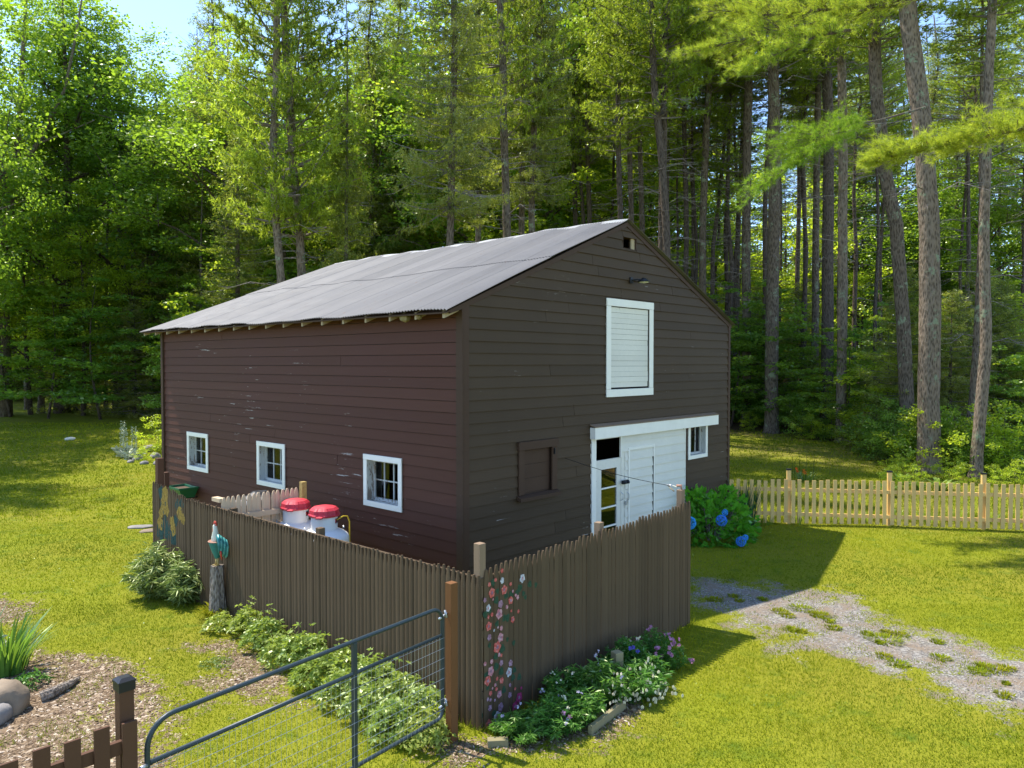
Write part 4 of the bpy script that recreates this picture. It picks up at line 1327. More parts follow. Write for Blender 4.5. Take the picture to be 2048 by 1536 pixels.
# dead lower branches for bare pine stems
def dead_mesh(seed, z0, z1, n, lmax):
    rng = np.random.default_rng(seed); mb = MB()
    for i in range(n):
        z = rng.uniform(z0, z1); a = rng.random() * 6.28; L = lmax * rng.uniform(0.25, 1.0)
        d = np.array([math.cos(a), math.sin(a), 0]); r0 = 0.009 + 0.008 * L
        s = [(0, 0, z), tuple(d * L * 0.5 + np.array([0, 0, z + L * rng.uniform(-0.02, 0.18)])), tuple(d * L + np.array([0, 0, z + L * rng.uniform(-0.3, 0.15)]))]
        mb.tube(s, [r0, r0 * 0.7, r0 * 0.25], 3, cap=False)
        for k in range(int(L * 4)):
            q = rng.uniform(0.3, 1); b = a + rng.choice([-1, 1]) * rng.uniform(0.4, 1.1); l2 = L * 0.35 * rng.uniform(0.4, 1)
            p = np.array([np.interp(q, [0, .5, 1], [u[c] for u in s]) for c in range(3)])
            e = p + np.array([math.cos(b) * l2, math.sin(b) * l2, rng.uniform(-0.25, 0.1) * l2])
            mb.tube([tuple(p), tuple(e)], [r0 * 0.4, r0 * 0.15], 3, cap=False)
    return mb.mesh('limbs', M['twig'])
DEAD = [dead_mesh(400 + i, 0, 10, 26, 2.3) for i in range(3)]
BARE = dead_mesh(410, 0, 14, 60, 1.2)

# ------------------------------------------------------------------ front trees: stems traced at their own distance
rt = random.Random(21)
def stem_tree(name, label, cat, pts, depth, w0, w1, ztop_, crown=None, crown_z=9.0, crown_s=1.0, dead=True, bark='bark_pine', group=None, sides=12, rot=None, limb_mat=None, dead_z=3.0):
    ztop = ztop_ + (6.0 if ztop_ > 20 else 0)
    W = [at_depth(px, py, depth) for px, py in pts]
    b = W[0]; g = float(gz(b.x, b.y))
    if b.z > g + 0.05:                      # base hidden: run the stem down to the ground
        n = W[1] - W[0]
        k = (g - b.z) / n.z if abs(n.z) > 1e-3 else 0
        b = Vector((b.x + n.x * max(k, -2) * 0.5, b.y, g)); W = [b] + W
    else:
        W[0] = Vector((b.x, b.y, g)); b = W[0]
    e = W[-1]; dr_ = (W[-1] - W[-2]).normalized()
    while W[-1].z < ztop:
        st = min(3.0, ztop - W[-1].z + 0.01)
        dr_ = (dr_ * 0.8 + Vector((0, 0, 1)) * 0.2).normalized()
        W.append(W[-1] + dr_ * (st / dr_.z))
    t = thing(name, label, cat, (b.x, b.y, g - 0.05), 0, group)
    loc = [p - b for p in W]; loc[0].z = -0.05
    # resample with flare at the foot
    zs = [p.z for p in loc]
    hs = np.concatenate([[0, 0.12, 0.35, 0.8], np.arange(1.6, zs[-1], 0.9), [zs[-1]]])
    r0 = w0 * 0.92 / FPX * depth / 2; r1 = w1 * 0.92 / FPX * depth / 2
    pp, rr_ = [], []
    for z in hs:
        x = np.interp(z, zs, [p.x for p in loc])
        q = min(1, z / max(1, zs[-1] * 0.62))
        r = r0 * (1 - q) + r1 * q
        if z > zs[-1] * 0.62: r = r1 * (1 - 0.85 * (z - zs[-1] * 0.62) / (zs[-1] * 0.38))
        r *= 1 + 0.35 * math.exp(-z / 0.35)
        pp.append((x + rt.uniform(-.01, .01), rt.uniform(-.015, .015), z)); rr_.append(r * rt.uniform(0.97, 1.04))
    MB().tube(pp, rr_, sides).build('trunk', M[bark], t, smooth=True)
    ax = lambda z: np.interp(z, zs, [p.x for p in loc])
    if dead:
        zz = dead_z
        while zz < crown_z + 2 and zz < zs[-1] - 1:
            top = min(zz + 8, zs[-1])
            tilt = math.atan2(ax(top) - ax(zz), top - zz)
            inst('limbs', rt.choice(DEAD), t, (ax(zz), 0, zz), (0, tilt, rt.uniform(0, 6.28)) if False else (0, tilt, 0), (1, 1, 0.8))
            zz += 8
    if crown:
        tilt = math.atan2(ax(zs[-1]) - ax(crown_z), zs[-1] - crown_z)
        cm, lm = crown
        sc = (crown_s, crown_s, (zs[-1] - crown_z) / (15.0 if crown in PINE else 18.0))
        rz = rt.uniform(0, 6.28) if rot is None else rot
        Rm = Matrix.Rotation(tilt, 4, 'Y') @ Matrix.Rotation(rz, 4, 'Z')
        for nm, m_ in (('crown', cm), ('limbs', lm)):
            o = inst(nm, m_, t, (ax(crown_z), 0, crown_z), Rm.to_euler(), sc)
    return t

P3 = lambda i: PINE[i % 3]
S2 = lambda i: SPRUCE[i % 2]
# right hand wood, front stems
stem_tree('white_pine', 'thickest grey pine trunk just behind the new picket fence, bulging at mid height', 'tree', [(1858, 948), (1857, 800), (1860, 600), (1859, 450), (1853, 345), (1840, 200), (1820, 60), (1815, 0)], 25.6, 46, 33, 24, P3(0), 15.5, 1.0, True, 'bark_pale', sides=18, dead_z=8)
stem_tree('slim_pine', 'slim pale trunk rising behind the picket fence, right of the thickest pine', 'tree', [(1950, 975), (1958, 850), (1972, 690), (1968, 450), (1972, 300), (1982, 60), (1984, 0)], 24.4, 25, 16, 22, P3(1), 14.5, 0.7, True, 'bark_pale', sides=14, dead_z=9)
stem_tree('leaning_pine', 'thin dark leaning trunk behind the slim pale one', 'tree', [(1925, 940), (1945, 800), (1955, 640), (1962, 450), (1965, 0)], 27.5, 15, 9, 20, P3(2), 14, 0.6, True, 'bark_pine')
stem_tree('white_pine', 'grey pine trunk with leafy shoots at its foot, left of the thickest pine', 'tree', [(1817, 915), (1812, 760), (1806, 640), (1793, 450), (1771, 345), (1752, 180), (1749, 70), (1749, 0)], 28.5, 30, 24, 24, P3(1), 15, 0.9, True, sides=14, dead_z=8)
stem_tree('white_pine', 'straight tall pine at the lawn edge, second trunk right of the barn', 'tree', [(1543, 868), (1543, 700), (1548, 450), (1549, 300), (1546, 120), (1548, 0)], 36, 29, 22, 27, P3(2), 17, 1.0, True, sides=14, dead_z=7)
stem_tree('white_pine', 'straight grey pine nearest the barn eave on its right side', 'tree', [(1493, 832), (1493, 640), (1492, 450), (1494, 300), (1498, 120), (1500, 0)], 39, 20, 17, 27, P3(0), 17, 0.9, True, dead_z=7)
stem_tree('white_pine', 'lichen spotted grey pine in front of the thick undergrowth', 'tree', [(1684, 700), (1686, 560), (1685, 430), (1687, 300), (1683, 120), (1683, 0)], 33, 21, 17, 25, P3(1), 16, 0.8, True, 'bark_pale', dead_z=8)
stem_tree('white_pine', 'dark wide pine trunk deep in the undergrowth, left of the lichen spotted one', 'tree', [(1655, 690), (1656, 450), (1658, 250), (1652, 100), (1650, 0)], 37, 26, 20, 27, P3(2), 17, 0.9, True, 'bark_dark', dead_z=8)
stem_tree('slim_pine', 'thin dark stem between two thick pines right of centre', 'tree', [(1630, 690), (1632, 450), (1634, 300), (1640, 0)], 40, 16, 12, 27, P3(0), 17, 0.8, True, dead_z=8)
stem_tree('slim_pine', 'very thin straight reddish stem with branch stubs in the right wood', 'tree', [(1610, 640), (1610, 450), (1607, 300), (1609, 0)], 42, 9, 7, 26, P3(1), 17, 0.6, True)
stem_tree('slim_pine', 'thin dark straight stem beside the very thin reddish one', 'tree', [(1593, 640), (1597, 450), (1600, 300), (1604, 0)], 44, 11, 8, 26, P3(2), 18, 0.6, True, 'bark_dark')
stem_tree('white_pine', 'grey pine trunk close behind the right roof slope', 'tree', [(1405, 700), (1405, 450), (1412, 280), (1420, 130), (1424, 0)], 40, 17, 14, 27, P3(0), 17, 0.9, True, dead_z=7)
stem_tree('slim_pine', 'thin crooked stem leaning right, just past the barn roof', 'tree', [(1425, 700), (1425, 500), (1440, 380), (1452, 250), (1455, 100), (1456, 0)], 43, 11, 7, 25, P3(1), 18, 0.6, True, 'bark_dark')
stem_tree('white_pine', 'heavy twin stemmed pine behind the barn peak, left stem', 'tree', [(1336, 620), (1332, 440), (1322, 300), (1308, 170), (1303, 0)], 33, 21, 14, 25, P3(2), 14, 0.9, True, 'bark_dark', dead_z=5)
stem_tree('white_pine', 'heavy twin stemmed pine behind the barn peak, right stem', 'tree', [(1322, 620), (1324, 440), (1327, 300), (1328, 160), (1334, 0)], 33.6, 20, 14, 25, P3(0), 15, 0.8, True, 'bark_dark', dead_z=5)
stem_tree('slim_pine', 'grey stem with a curved dead side limb above the second trunk', 'tree', [(1472, 840), (1474, 600), (1476, 450), (1486, 250), (1488, 0)], 44, 12, 9, 26, P3(2), 18, 0.7, True)
for i, (px, lab) in enumerate(((1240, 'dark stem showing directly above the ridge, left of the peak'), (1262, 'stem rising straight from behind the peak of the roof'), (1283, 'narrow stem just right of the roof peak'),
                               (1372, 'thin grey stem in the gap behind the right roof slope'), (1178, 'leaning dark stem above the middle of the ridge'), (1150, 'pair like dark stem left of the leaning one above the ridge'))):
    stem_tree('slim_pine', lab, 'tree', [(px, 560), (px + 1, 440), (px - 4, 250), (px - 2, 0)], 36 + i * 1.7, 15 - i, 10, 24, P3(i), 13 + i % 3, 0.75, True, 'bark_dark', dead_z=5)
# conifers behind the roof, centre
stem_tree('white_pine', 'straight pine with bare lower trunk above the long roof, right of the mossy dead branches', 'tree', [(1016, 560), (1012, 400), (1008, 250), (1006, 110), (1000, 0)], 30, 19, 15, 23, P3(0), 12, 0.75, True, dead_z=4)
stem_tree('spruce', 'mottled trunk with grey dead twigs low down, above the middle of the long roof', 'tree', [(900, 600), (900, 480), (902, 380), (905, 250), (910, 100), (908, 0)], 27, 18, 13, 21, S2(1), 9.0, 0.85, True, dead_z=4)
stem_tree('spruce', 'slender spruce trunk between two thicker trunks over the roof', 'tree', [(1043, 560), (1043, 440), (1046, 250), (1050, 0)], 33, 15, 12, 24, P3(1), 12, 0.7, True, dead_z=4)
stem_tree('spruce', 'dark spruce trunk with browned branches above the ridge', 'tree', [(1066, 560), (1063, 440), (1068, 250), (1076, 100), (1084, 0)], 31.5, 16, 12, 24, S2(0), 10.5, 0.65, True, dead_z=4)
stem_tree('spruce', 'dark stem left of the straight bare pine above the roof', 'tree', [(955, 560), (957, 400), (962, 250), (955, 0)], 34, 14, 11, 24, S2(1), 11, 0.7, True, dead_z=4)
stem_tree('spruce', 'straight needle like spruce with a nearly bare top against the blue gap', 'tree', [(692, 620), (692, 500), (694, 300), (695, 100), (692, 0)], 30, 11, 6, 19, None, 9, 1, False)
sp_t = COL.objects[-1].parent
inst('crown', HEML[0][0], sp_t, (0, 0, 5.2), (0, 0, 1.0), (0.62, 0.62, 0.95)); inst('limbs', BARE, sp_t, (0.1, 0, 3.5)); inst('limbs', BARE, sp_t, (0.1, 0, 9.5), (0, 0, 2), (0.8, 0.8, 0.7))
stem_tree('white_pine', 'curved grey trunk at the far end of the roof, left of a pair', 'tree', [(563, 700), (562, 560), (552, 440), (545, 330), (552, 180), (554, 0)], 29, 19, 14, 24, P3(0), 8.5, 0.95, True, 'bark_pale', dead_z=5)
stem_tree('white_pine', 'curved grey trunk at the far end of the roof, right of a pair', 'tree', [(604, 690), (604, 545), (597, 430), (586, 320), (575, 160), (566, 0)], 29.8, 20, 15, 25, P3(1), 8, 1.0, True, 'bark_pale', dead_z=5)
stem_tree('spruce', 'dark dense spruce left of the curved pair of trunks', 'tree', [(475, 760), (475, 450), (478, 250)], 38, 14, 9, 15, S2(0), 2.0, 0.95, False, 'bark_dark')
stem_tree('spruce', 'small reddish dead spruce in the dark corner left of the roof', 'tree', [(400, 780), (402, 500), (405, 330)], 42, 9, 5, 14, HEML[1], 2.0, 0.4, False, 'bark_dark')
stem_tree('hemlock', 'dark dense hemlock beside the far end of the barn', 'tree', [(305, 790), (306, 500), (308, 380)], 46, 12, 8, 18, S2(1), 3, 1.1, False, 'bark_dark')

# left: broadleaf trees at the lawn edge
def place(proto, name, label, cat, x, y, h, protoh, wide=1.0, group=None, bark=None, rz=None, dz=0.0):
    t = thing(name, label, cat, (x, y, float(gz(x, min(y, 140))) - 0.06 + dz), rt.uniform(0, 6.28) if rz is None else rz, group)
    s = h / protoh
    inst('crown', proto[0], t, scale=(s * wide, s * wide, s))
    inst('limbs', proto[1], t, scale=(s * wide, s * wide, s))
    if len(proto) > 2: inst('trunk', proto[2], t, scale=(s * wide, s * wide, s))
    else:
        tr_ = MB().tube([(0, 0, 0), (0.05, 0, protoh * 0.5), (0, 0, protoh * 0.98)], [0.13, 0.09, 0.01], 7)
        o = tr_.build('trunk', M['bark_dark'], t, smooth=True); o.scale = (s, s, s)
    return t

def forked():
    t = thing('oak', 'big forked grey trunked oak at the left edge of the wood', 'tree', (0, 0, 0))
    Y = 43.0
    b = at_depth(4, 780, Y); b.z = float(gz(b.x, b.y)); t.location = b
    def pts(l): return [tuple(at_depth(px, py, Y) - b) for px, py in l]
    tk = [(0, 0, -0.1)] + pts([(2, 640), (6, 520), (14, 430), (34, 330)])
    MB().tube(tk, [0.52, 0.42, 0.38, 0.34, 0.28], 14).build('trunk', M['bark_pale'], t, smooth=True)
    for l, r in (([(30, 345), (40, 230), (45, 120), (52, 0), (60, -80)], .19), ([(26, 360), (80, 280), (130, 180), (150, 80), (170, -40)], .15), ([(14, 430), (0, 320), (-30, 200), (-50, 60)], .16),
                 ([(34, 320), (70, 290), (120, 270), (190, 240)], .10), ([(10, 470), (60, 400), (110, 380), (160, 390)], .08)):
        p = pts(l)
        MB().tube(p, [r * (1 - 0.75 * i / (len(p) - 1)) for i in range(len(p))], 9).build('limb', M['bark_pale'], t, smooth=True)
    for (px, py, s, k) in ((60, 60, .60, 0), (150, 150, .50, 1), (20, 210, .42, 2), (110, 260, .45, 0)):
        q = at_depth(px, py, Y) - b
        m_ = MAPLE[k][0]
        inst('crown', m_, t, (q.x, rt.uniform(2.5, 4.5), q.z - 15 * s), (0, 0, rt.uniform(0, 6)), (s * 1.15, s * 1.15, s))
forked()
def X(px, Y): return (px - 1024) / FPX * Y
LFT = [  # px, depth, height, proto, h0, label
 (235, 47, 24.5, MAPLE[1], 24, 'tall dark leaved maple whose top edges the blue gap', 1.05),
 (322, 50, 22.5, MAPLE[2], 24, 'tall oak with a slanting crown left of the blue gap', 0.8),
 (120, 45, 27.0, MAPLE[0], 24, 'broad maple behind the forked oak, reaching past the top', 1.1),
 (165, 43.5, 13.5, MAPLE_B[0], 20, 'yellow green young maple glowing low behind the dark ones', 1.0),
 (262, 45, 14.5, MAPLE_B[1], 20, 'yellow green maple left of the small red spruce', 0.9),
 (60, 44, 15.0, MAPLE_B[1], 20, 'sunlit yellow maple under the forked oak', 1.0),
 (345, 44, 9.0, SAPL[0], 8, 'bright low maple with layered branches near the far roof corner', 1.2),
 (200, 41.5, 8.0, SAPL[1], 8, 'dark layered understorey tree hanging over the shaded lawn', 1.5),
 (95, 42, 7.5, SAPL[0], 8, 'low dark spreading tree at the left wood edge', 1.4),
 (20, 42.5, 8.5, SAPL[1], 8, 'dark hanging tree in the left corner of the wood', 1.4),
 (270, 43, 6.5, HEML[0], 9, 'low dark hemlock close to the shaded lawn', 1.2),
 (150, 46, 9.0, HEML[1], 9, 'dark hemlock in the deep shade beyond the left lawn', 1.2),
 (340, 47, 10.0, HEML[0], 9, 'hemlock standing just left of the barn eave', 1.1),
 (430, 40, 9.5, SAPL[2], 8, 'sunlit layered sapling above the far roof slope', 1.2),
 (500, 42, 11.0, SAPL[0], 8, 'glossy green sapling seen between roof and curved trunks', 1.2),
 (380, 39, 7.5, SAPL[1], 8, 'dark sapling touching the far roof edge', 1.1),
]
for px, Y, h, pr, h0, lab, wd in LFT:
    place(pr, 'maple' if pr not in HEML else 'hemlock', lab, 'tree', X(px, Y), Y, h, h0, wd)

# trees outside the left edge whose shade falls on the lawn
for (x, y, h) in ((-18.8, 24.2, 15.5), (-24.5, 30, 20), (-27, 36, 24), (-31, 42, 25), (-36, 49, 25), (-20.5, 24.0, 15), (-34, 36, 24), (-41, 54, 25)):
    place(MAPLE[rt.randrange(3)], 'maple', 'tall maple growing beyond the left side of the lawn', 'tree', x, y, h, 24, 0.62 if h < 16 else 0.85, 'maples beyond the left side of the lawn')

for i, (px, Y, w, lab) in enumerate(((82, 45, 13, 'brown stem showing in the dark gap at the left, thickest of its neighbours'), (113, 46, 8, 'thin pale stem right of the thick brown one in the left shade'), (135, 45.5, 11, 'stem with a lean in the dark left wood, beside the thin pale one'),
        (52, 47, 7, 'thin stem close to the oak in the left wood'), (170, 48, 7, 'slender stem in the middle of the dark left wood'), (212, 47, 8, 'straight stem in the shade halfway to the barn'), (250, 46, 9, 'stem close to the hemlocks left of the barn'), (290, 48, 7, 'last thin stem before the far corner of the barn'))):
    stem_tree('slim_tree', lab, 'tree', [(px, 790), (px + rt.uniform(-6, 6), 600), (px + rt.uniform(-8, 8), 400)], Y, w, w * 0.7, 17, None, 9, 1, i % 2 == 0, 'bark_pine', dead_z=2.5)
# middle rows of the wood
G1 = 'pines standing deeper in the wood'; L1 = 'bare stemmed pine standing deeper in the wood, one of many alike'
G2 = 'broadleaf trees filling the wood behind the pines'; L2 = 'yellow green broadleaf tree glowing behind the pine trunks'
G3 = 'saplings under the pines'; L3 = 'layered green sapling growing under the pines'
stem_mesh = [MB().tube([(rt.uniform(-.05, .05) * i, rt.uniform(-.05, .05) * i, z) for i, z in enumerate(np.linspace(0, 26, 9))], [0.19 * (1 - 0.75 * s) for s in np.linspace(0, 1, 9)], 8).mesh('trunk', M['bark_dark'], smooth=True) for _ in range(4)]
def edge_depth(px): return float(np.interp((px - 1024) / FPX, EDGE_U, EDGE_D))
n1 = 0
for (px, Y, h, lab) in ((432, 46, 27, 'tall dark spruce closing the right side of the blue gap'), (400, 52, 22, 'spruce tip standing inside the blue gap'), (745, 44, 28, 'tall feathery spruce right of the bare topped stem'), (800, 47, 28, 'tall spruce behind the mossy dead twigs')):
    t = thing('spruce', lab, 'tree', (X(px, Y), Y, float(gz(X(px, Y), Y))), 0)
    inst('trunk', stem_mesh[0], t, scale=(0.8, 0.8, h / 26))
    for nm, m_ in zip(('crown', 'limbs'), SPRUCE[Y % 2]): inst(nm, m_, t, (0, 0, 4), (0, 0, px), (1.15, 1.15, (h - 4) / 18.0))
for k in range(125):
    px = rt.uniform(380, 2250)
    Y = max(edge_depth(px) + 3, 38) + rt.uniform(0, 30)
    if px < 1200 and rt.random() < 0.3: continue
    x = X(px, Y)
    t = thing('pine', L1, 'tree', (x, Y, float(gz(x, Y)) - 0.1), rt.uniform(0, 6), G1)
    h = rt.uniform(22, 30)
    inst('trunk', rt.choice(stem_mesh), t, scale=(rt.uniform(0.45, 0.95),) * 2 + (h / 26,))
    cz = h * rt.uniform(0.5, 0.66)
    full = k % 5 in (0, 2)
    pr = rt.choice(PINE) if rt.random() < 0.75 else rt.choice(SPRUCE)
    hh = 15.0 if pr in PINE else 18.0
    sc = rt.uniform(0.65, 0.95)
    if full: inst('crown', pr[0], t, (0, 0, cz), (0, 0, rt.uniform(0, 6)), (sc, sc, (h + 0.5 - cz) / hh))
    inst('limbs', pr[1], t, (0, 0, cz), (0, 0, 0), (sc, sc, (h - cz) / hh))
    inst('limbs', rt.choice(DEAD), t, (0, 0, cz - 8), (0, 0, rt.uniform(0, 6)))
    if not full: inst('crown', pr[0], t, (0, 0, cz + 3), (0, 0, rt.uniform(0, 6)), (sc * 0.7, sc * 0.7, (h - 2.5 - cz) / hh * 0.8))
for k in range(84):
    px = 380 + 1930 * (k + rt.random()) / 84
    Y = 46 + rt.uniform(0, 26) if px > 1150 else 42 + rt.uniform(0, 22)
    x = X(px, Y)
    h = rt.choice([rt.uniform(9, 15), rt.uniform(16, 25)]) if k % 3 else rt.uniform(16, 27)
    if px < 760: h = min(h, 19)
    if px > 1380: h = min(h, rt.uniform(10, 18))
    place(rt.choice(MAPLE_B + [MAPLE_B[1], MAPLE[0], SAPL[2]]) if h < 16 else rt.choice(MAPLE_B + MAPLE[:1]), 'broadleaf_tree', L2, 'tree', x, Y, h, 20, rt.uniform(0.9, 1.25) if h > 16 else rt.uniform(1.1, 1.5), G2)
for k in range(46):
    px = 1380 + 900 * (k + rt.random()) / 46
    Y = edge_depth(px) + 1.5 + rt.uniform(0, 12)
    x = X(px, Y)
    h = rt.uniform(3.5, 8.0)
    pr = rt.choice(SAPL + HEML[:1])
    place(pr, 'sapling', L3, 'tree', x, Y, h, 9 if pr in HEML else 8, rt.uniform(1.0, 1.5), G3)
for k in range(22):
    px = -60 + 460 * (k + rt.random()) / 22
    Y = 54 + rt.uniform(0, 14)
    pr = rt.choice([SAPL[0], SAPL[1], HEML[0], HEML[1]])
    place(pr, 'sapling', 'dark young tree in the deep shade behind the left lawn', 'tree', X(px, Y), Y, rt.uniform(6, 13), 9 if pr in HEML else 8, 1.4, 'young trees in the shade behind the left lawn')
for k in range(16):
    px = -60 + 480 * (k + rt.random()) / 16
    Y = 56 + rt.uniform(0, 18)
    place(rt.choice(MAPLE), 'maple', 'tall maple in the back rows of the left wood', 'tree', X(px, Y), Y, rt.uniform(19, 25), 24, 1.1, 'maples in the back rows of the left wood')

# shrubs along the wood edge
LS = 'leafy shrub at the edge of the wood'
def shr(px, py, h, k, lab=LS, grp='shrubs along the wood edge', wide=1.0):
    p = gpt(px, py)
    return place(SHRUB[k], 'shrub', lab, 'shrub', p.x, p.y, h, 2.0, wide, grp)
for k in range(34):
    px = 1462 + 600 * (k + rt.random()) / 34
    base = np.interp(px, [1460, 1640, 1720, 1780, 1900, 2048, 2100], [850, 885, 905, 935, 950, 958, 962])
    shr(px, base - rt.uniform(2, 16), rt.uniform(0.9, 2.4), rt.choice([0, 2, 1]))
for px, py, h in ((1470, 845, 1.2), (1500, 862, 1.0), (1795, 955, 0.8), (1780, 975, 0.7), (1830, 972, 0.7), (1890, 962, 0.8), (1925, 968, 0.7), (1990, 972, 0.7), (2030, 968, 0.8)):
    shr(px, py, h, 2, 'bright yellow green low plant behind the new picket fence', 'bright low plants behind the picket fence')
shr(1745, 870, 2.2, 1, 'grey leaved shrub arching in front of the dark undergrowth', None, 1.2)
shr(318, 905, 1.5, 2, 'round green shrub beside the far corner of the barn', None, 0.9)
for k in range(14):
    px = -20 + 350 * (k + rt.random()) / 14
    shr(px, 801 + rt.uniform(-3, 2), rt.uniform(0.8, 1.8), 0, 'dark shrub where the left lawn meets the wood', 'shrubs where the left lawn meets the wood')

# far off wood
print('tris', [(n, sum(len(p.vertices)-2 for p in x[0].polygons)) for n,g in (('p',PINE),('s',SPRUCE),('m',MAPLE),('b',MAPLE_B),('sa',SAPL),('h',HEML)) for x in g])
def far_wood():
    rng = np.random.default_rng(77)
    n = 70000
    ang = rng.uniform(-0.95, 0.95, n)
    Y = rng.uniform(88, 120, n)
    x = np.tan(ang) * Y
    hgt = 9 + 8 * fbm(x * 0.09, x * 0 + 1.0, 3)
    z = gz(x, Y) + hgt * rng.random(n) ** 0.8
    P = np.stack([x, Y, z], 1)
    D = rng.normal(size=(n, 3))
    L = rng.uniform(0.5, 1.0, n)
    me = leaves_mesh('distant_wood', P, D, L, L * 0.7, [M['maple']], rng)
    tag(inst('distant_wood', me), kind='stuff')
far_wood()

# ------------------------------------------------------------------ near pine boughs reaching in from the upper right
def bough_mesh(name, seed, pts, width, ntwig, parent, needle_l=0.13, tufts=5, mat='bough', t0=0.03):
    """branch along world points with side twigs ending in needle tufts"""
    rng = np.random.default_rng(seed)
    pts = np.array([tuple(p) for p in pts]); n = len(pts)
    o = Vector(parent.location)
    rel = pts - np.array(o)
    seglen = np.concatenate([[0], np.cumsum(np.linalg.norm(np.diff(rel, axis=0), axis=1))]); T = seglen / seglen[-1]
    b = MB().tube([tuple(p) for p in rel], [0.035 * (1 - 0.85 * t) + 0.004 for t in T], 6)
    TP, TD = [], []
    for i in range(ntwig):
        t = rng.uniform(t0, 1.0)
        p = np.array([np.interp(t, T, rel[:, c]) for c in range(3)])
        fwd = unit(np.array([np.interp(min(1, t + .05), T, rel[:, c]) for c in range(3)]) - np.array([np.interp(t - .05, T, rel[:, c]) for c in range(3)]))
        sd = unit(np.cross(fwd, [0, 0, 1])); side = rng.choice([-1, 1])
        wv = width * (0.30 + 0.8 * math.sin(math.pi * min(1, t * 0.8 + 0.12))) * (0.75 + 0.5 * math.sin(t * 23 + seed))
        L = wv * rng.uniform(0.15, 1.15)
        d = unit(fwd * rng.uniform(0.5, 1.1) + sd * side * rng.uniform(0.1, 1.0) + np.array([0, 0, rng.uniform(-0.22, 0.50)]))
        e = p + d * L
        b.tube([tuple(p), tuple((p + e) / 2 + np.array([0, 0, .02])), tuple(e)], [0.007, 0.005, 0.003], 3, cap=False)
        nb = max(1, int(tufts * L / width))
        for q in range(nb):
            s = 1.0 - 0.5 * q / max(1, nb)
            TP.append(p + d * L * s + rng.normal(size=3) * 0.035); TD.append(d + np.array([0, 0, 0.25]) + rng.normal(size=3) * 0.3)
    TP = np.array(TP); TD = unit(np.array(TD)); m = 26
    P = np.repeat(TP, m, 0) - np.repeat(TD, m, 0) * rng.random((len(TP) * m, 1)) * 0.05
    D = np.repeat(TD, m, 0) * 0.85 + unit(rng.normal(size=(len(TP) * m, 3))) * 0.75
    tint = np.clip(np.repeat(rng.normal(0.5, 0.26, len(TP)), m) + rng.normal(0, 0.12, len(TP) * m), 0, 1)
    me = needles_mesh('needles', P, D, rng.uniform(0.6, 1.2, len(P)) * needle_l, 0.006, [M[mat]], rng, tint)
    br = b.build('bough', M['bark_pine'], parent)
    inst('needles', me, br)
npine = thing('white_pine', 'pine standing outside the right side, its bright bough reaching in across the trunks', 'tree', (11.5, 13.5, float(gz(11.5, 13.5))), 0)
MB().tube([(0, 0, -0.1), (0.05, 0, 4), (0.0, 0.1, 9), (0.1, 0, 15)], [0.30, 0.24, 0.2, 0.1], 14).build('trunk', M['bark_pale'], npine, smooth=True)
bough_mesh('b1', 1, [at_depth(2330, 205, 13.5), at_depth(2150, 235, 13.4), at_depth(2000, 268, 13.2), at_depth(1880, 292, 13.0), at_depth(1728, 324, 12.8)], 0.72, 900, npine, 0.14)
inst('crown', PINE[0][0], npine, (0, 0, 9.5), (0, 0, 0), (0.5, 0.5, 0.5))
npine2 = thing('white_pine', 'pine above the picture whose long sunlit boughs hang in at the top right', 'tree', (11.6, 20.5, float(gz(11.6, 20.5))), 0)
npine2.location = at_depth(2260, 900, 19.5); npine2.location.z = float(gz(npine2.location.x, 19.5))
MB().tube([(0, 0, -0.1), (0.05, 0, 5), (0.0, 0.1, 12), (0.1, 0, 21)], [0.34, 0.3, 0.24, 0.08], 14).build('trunk', M['bark_pine'], npine2, smooth=True)
inst('crown', PINE[2][0], npine2, (0, 0, 17.5), (0, 0, 0), (0.5, 0.5, 0.4))
bough_mesh('b2', 2, [at_depth(2250, -120, 18.5), at_depth(2000, -60, 18.2), at_depth(1800, 0, 18), at_depth(1650, 40, 17.8), at_depth(1500, 75, 17.6), at_depth(1360, 112, 17.4)], 1.25, 800, npine2, 0.18, 5)
bough_mesh('b4', 4, [at_depth(1800, 10, 18.3), at_depth(1650, 20, 18.0), at_depth(1530, 30, 17.9), at_depth(1430, 20, 17.8)], 1.0, 320, npine2, 0.18, 5)
bough_mesh('b5', 5, [at_depth(1700, 60, 17.6), at_depth(1640, 70, 17.4), at_depth(1560, 105, 17.2), at_depth(1480, 140, 17.0)], 0.8, 220, npine2, 0.18, 5)
npine3 = npine2
bough_mesh('b3', 3, [at_depth(1850, 215, 24.5), at_depth(1760, 240, 21.5), at_depth(1690, 252, 19.5), at_depth(1640, 280, 18.5), at_depth(1590, 325, 18.2), at_depth(1520, 375, 18.0)], 1.35, 560, bpy.data.objects['white_pine'], 0.17, 6, 'bough_green', 0.62)
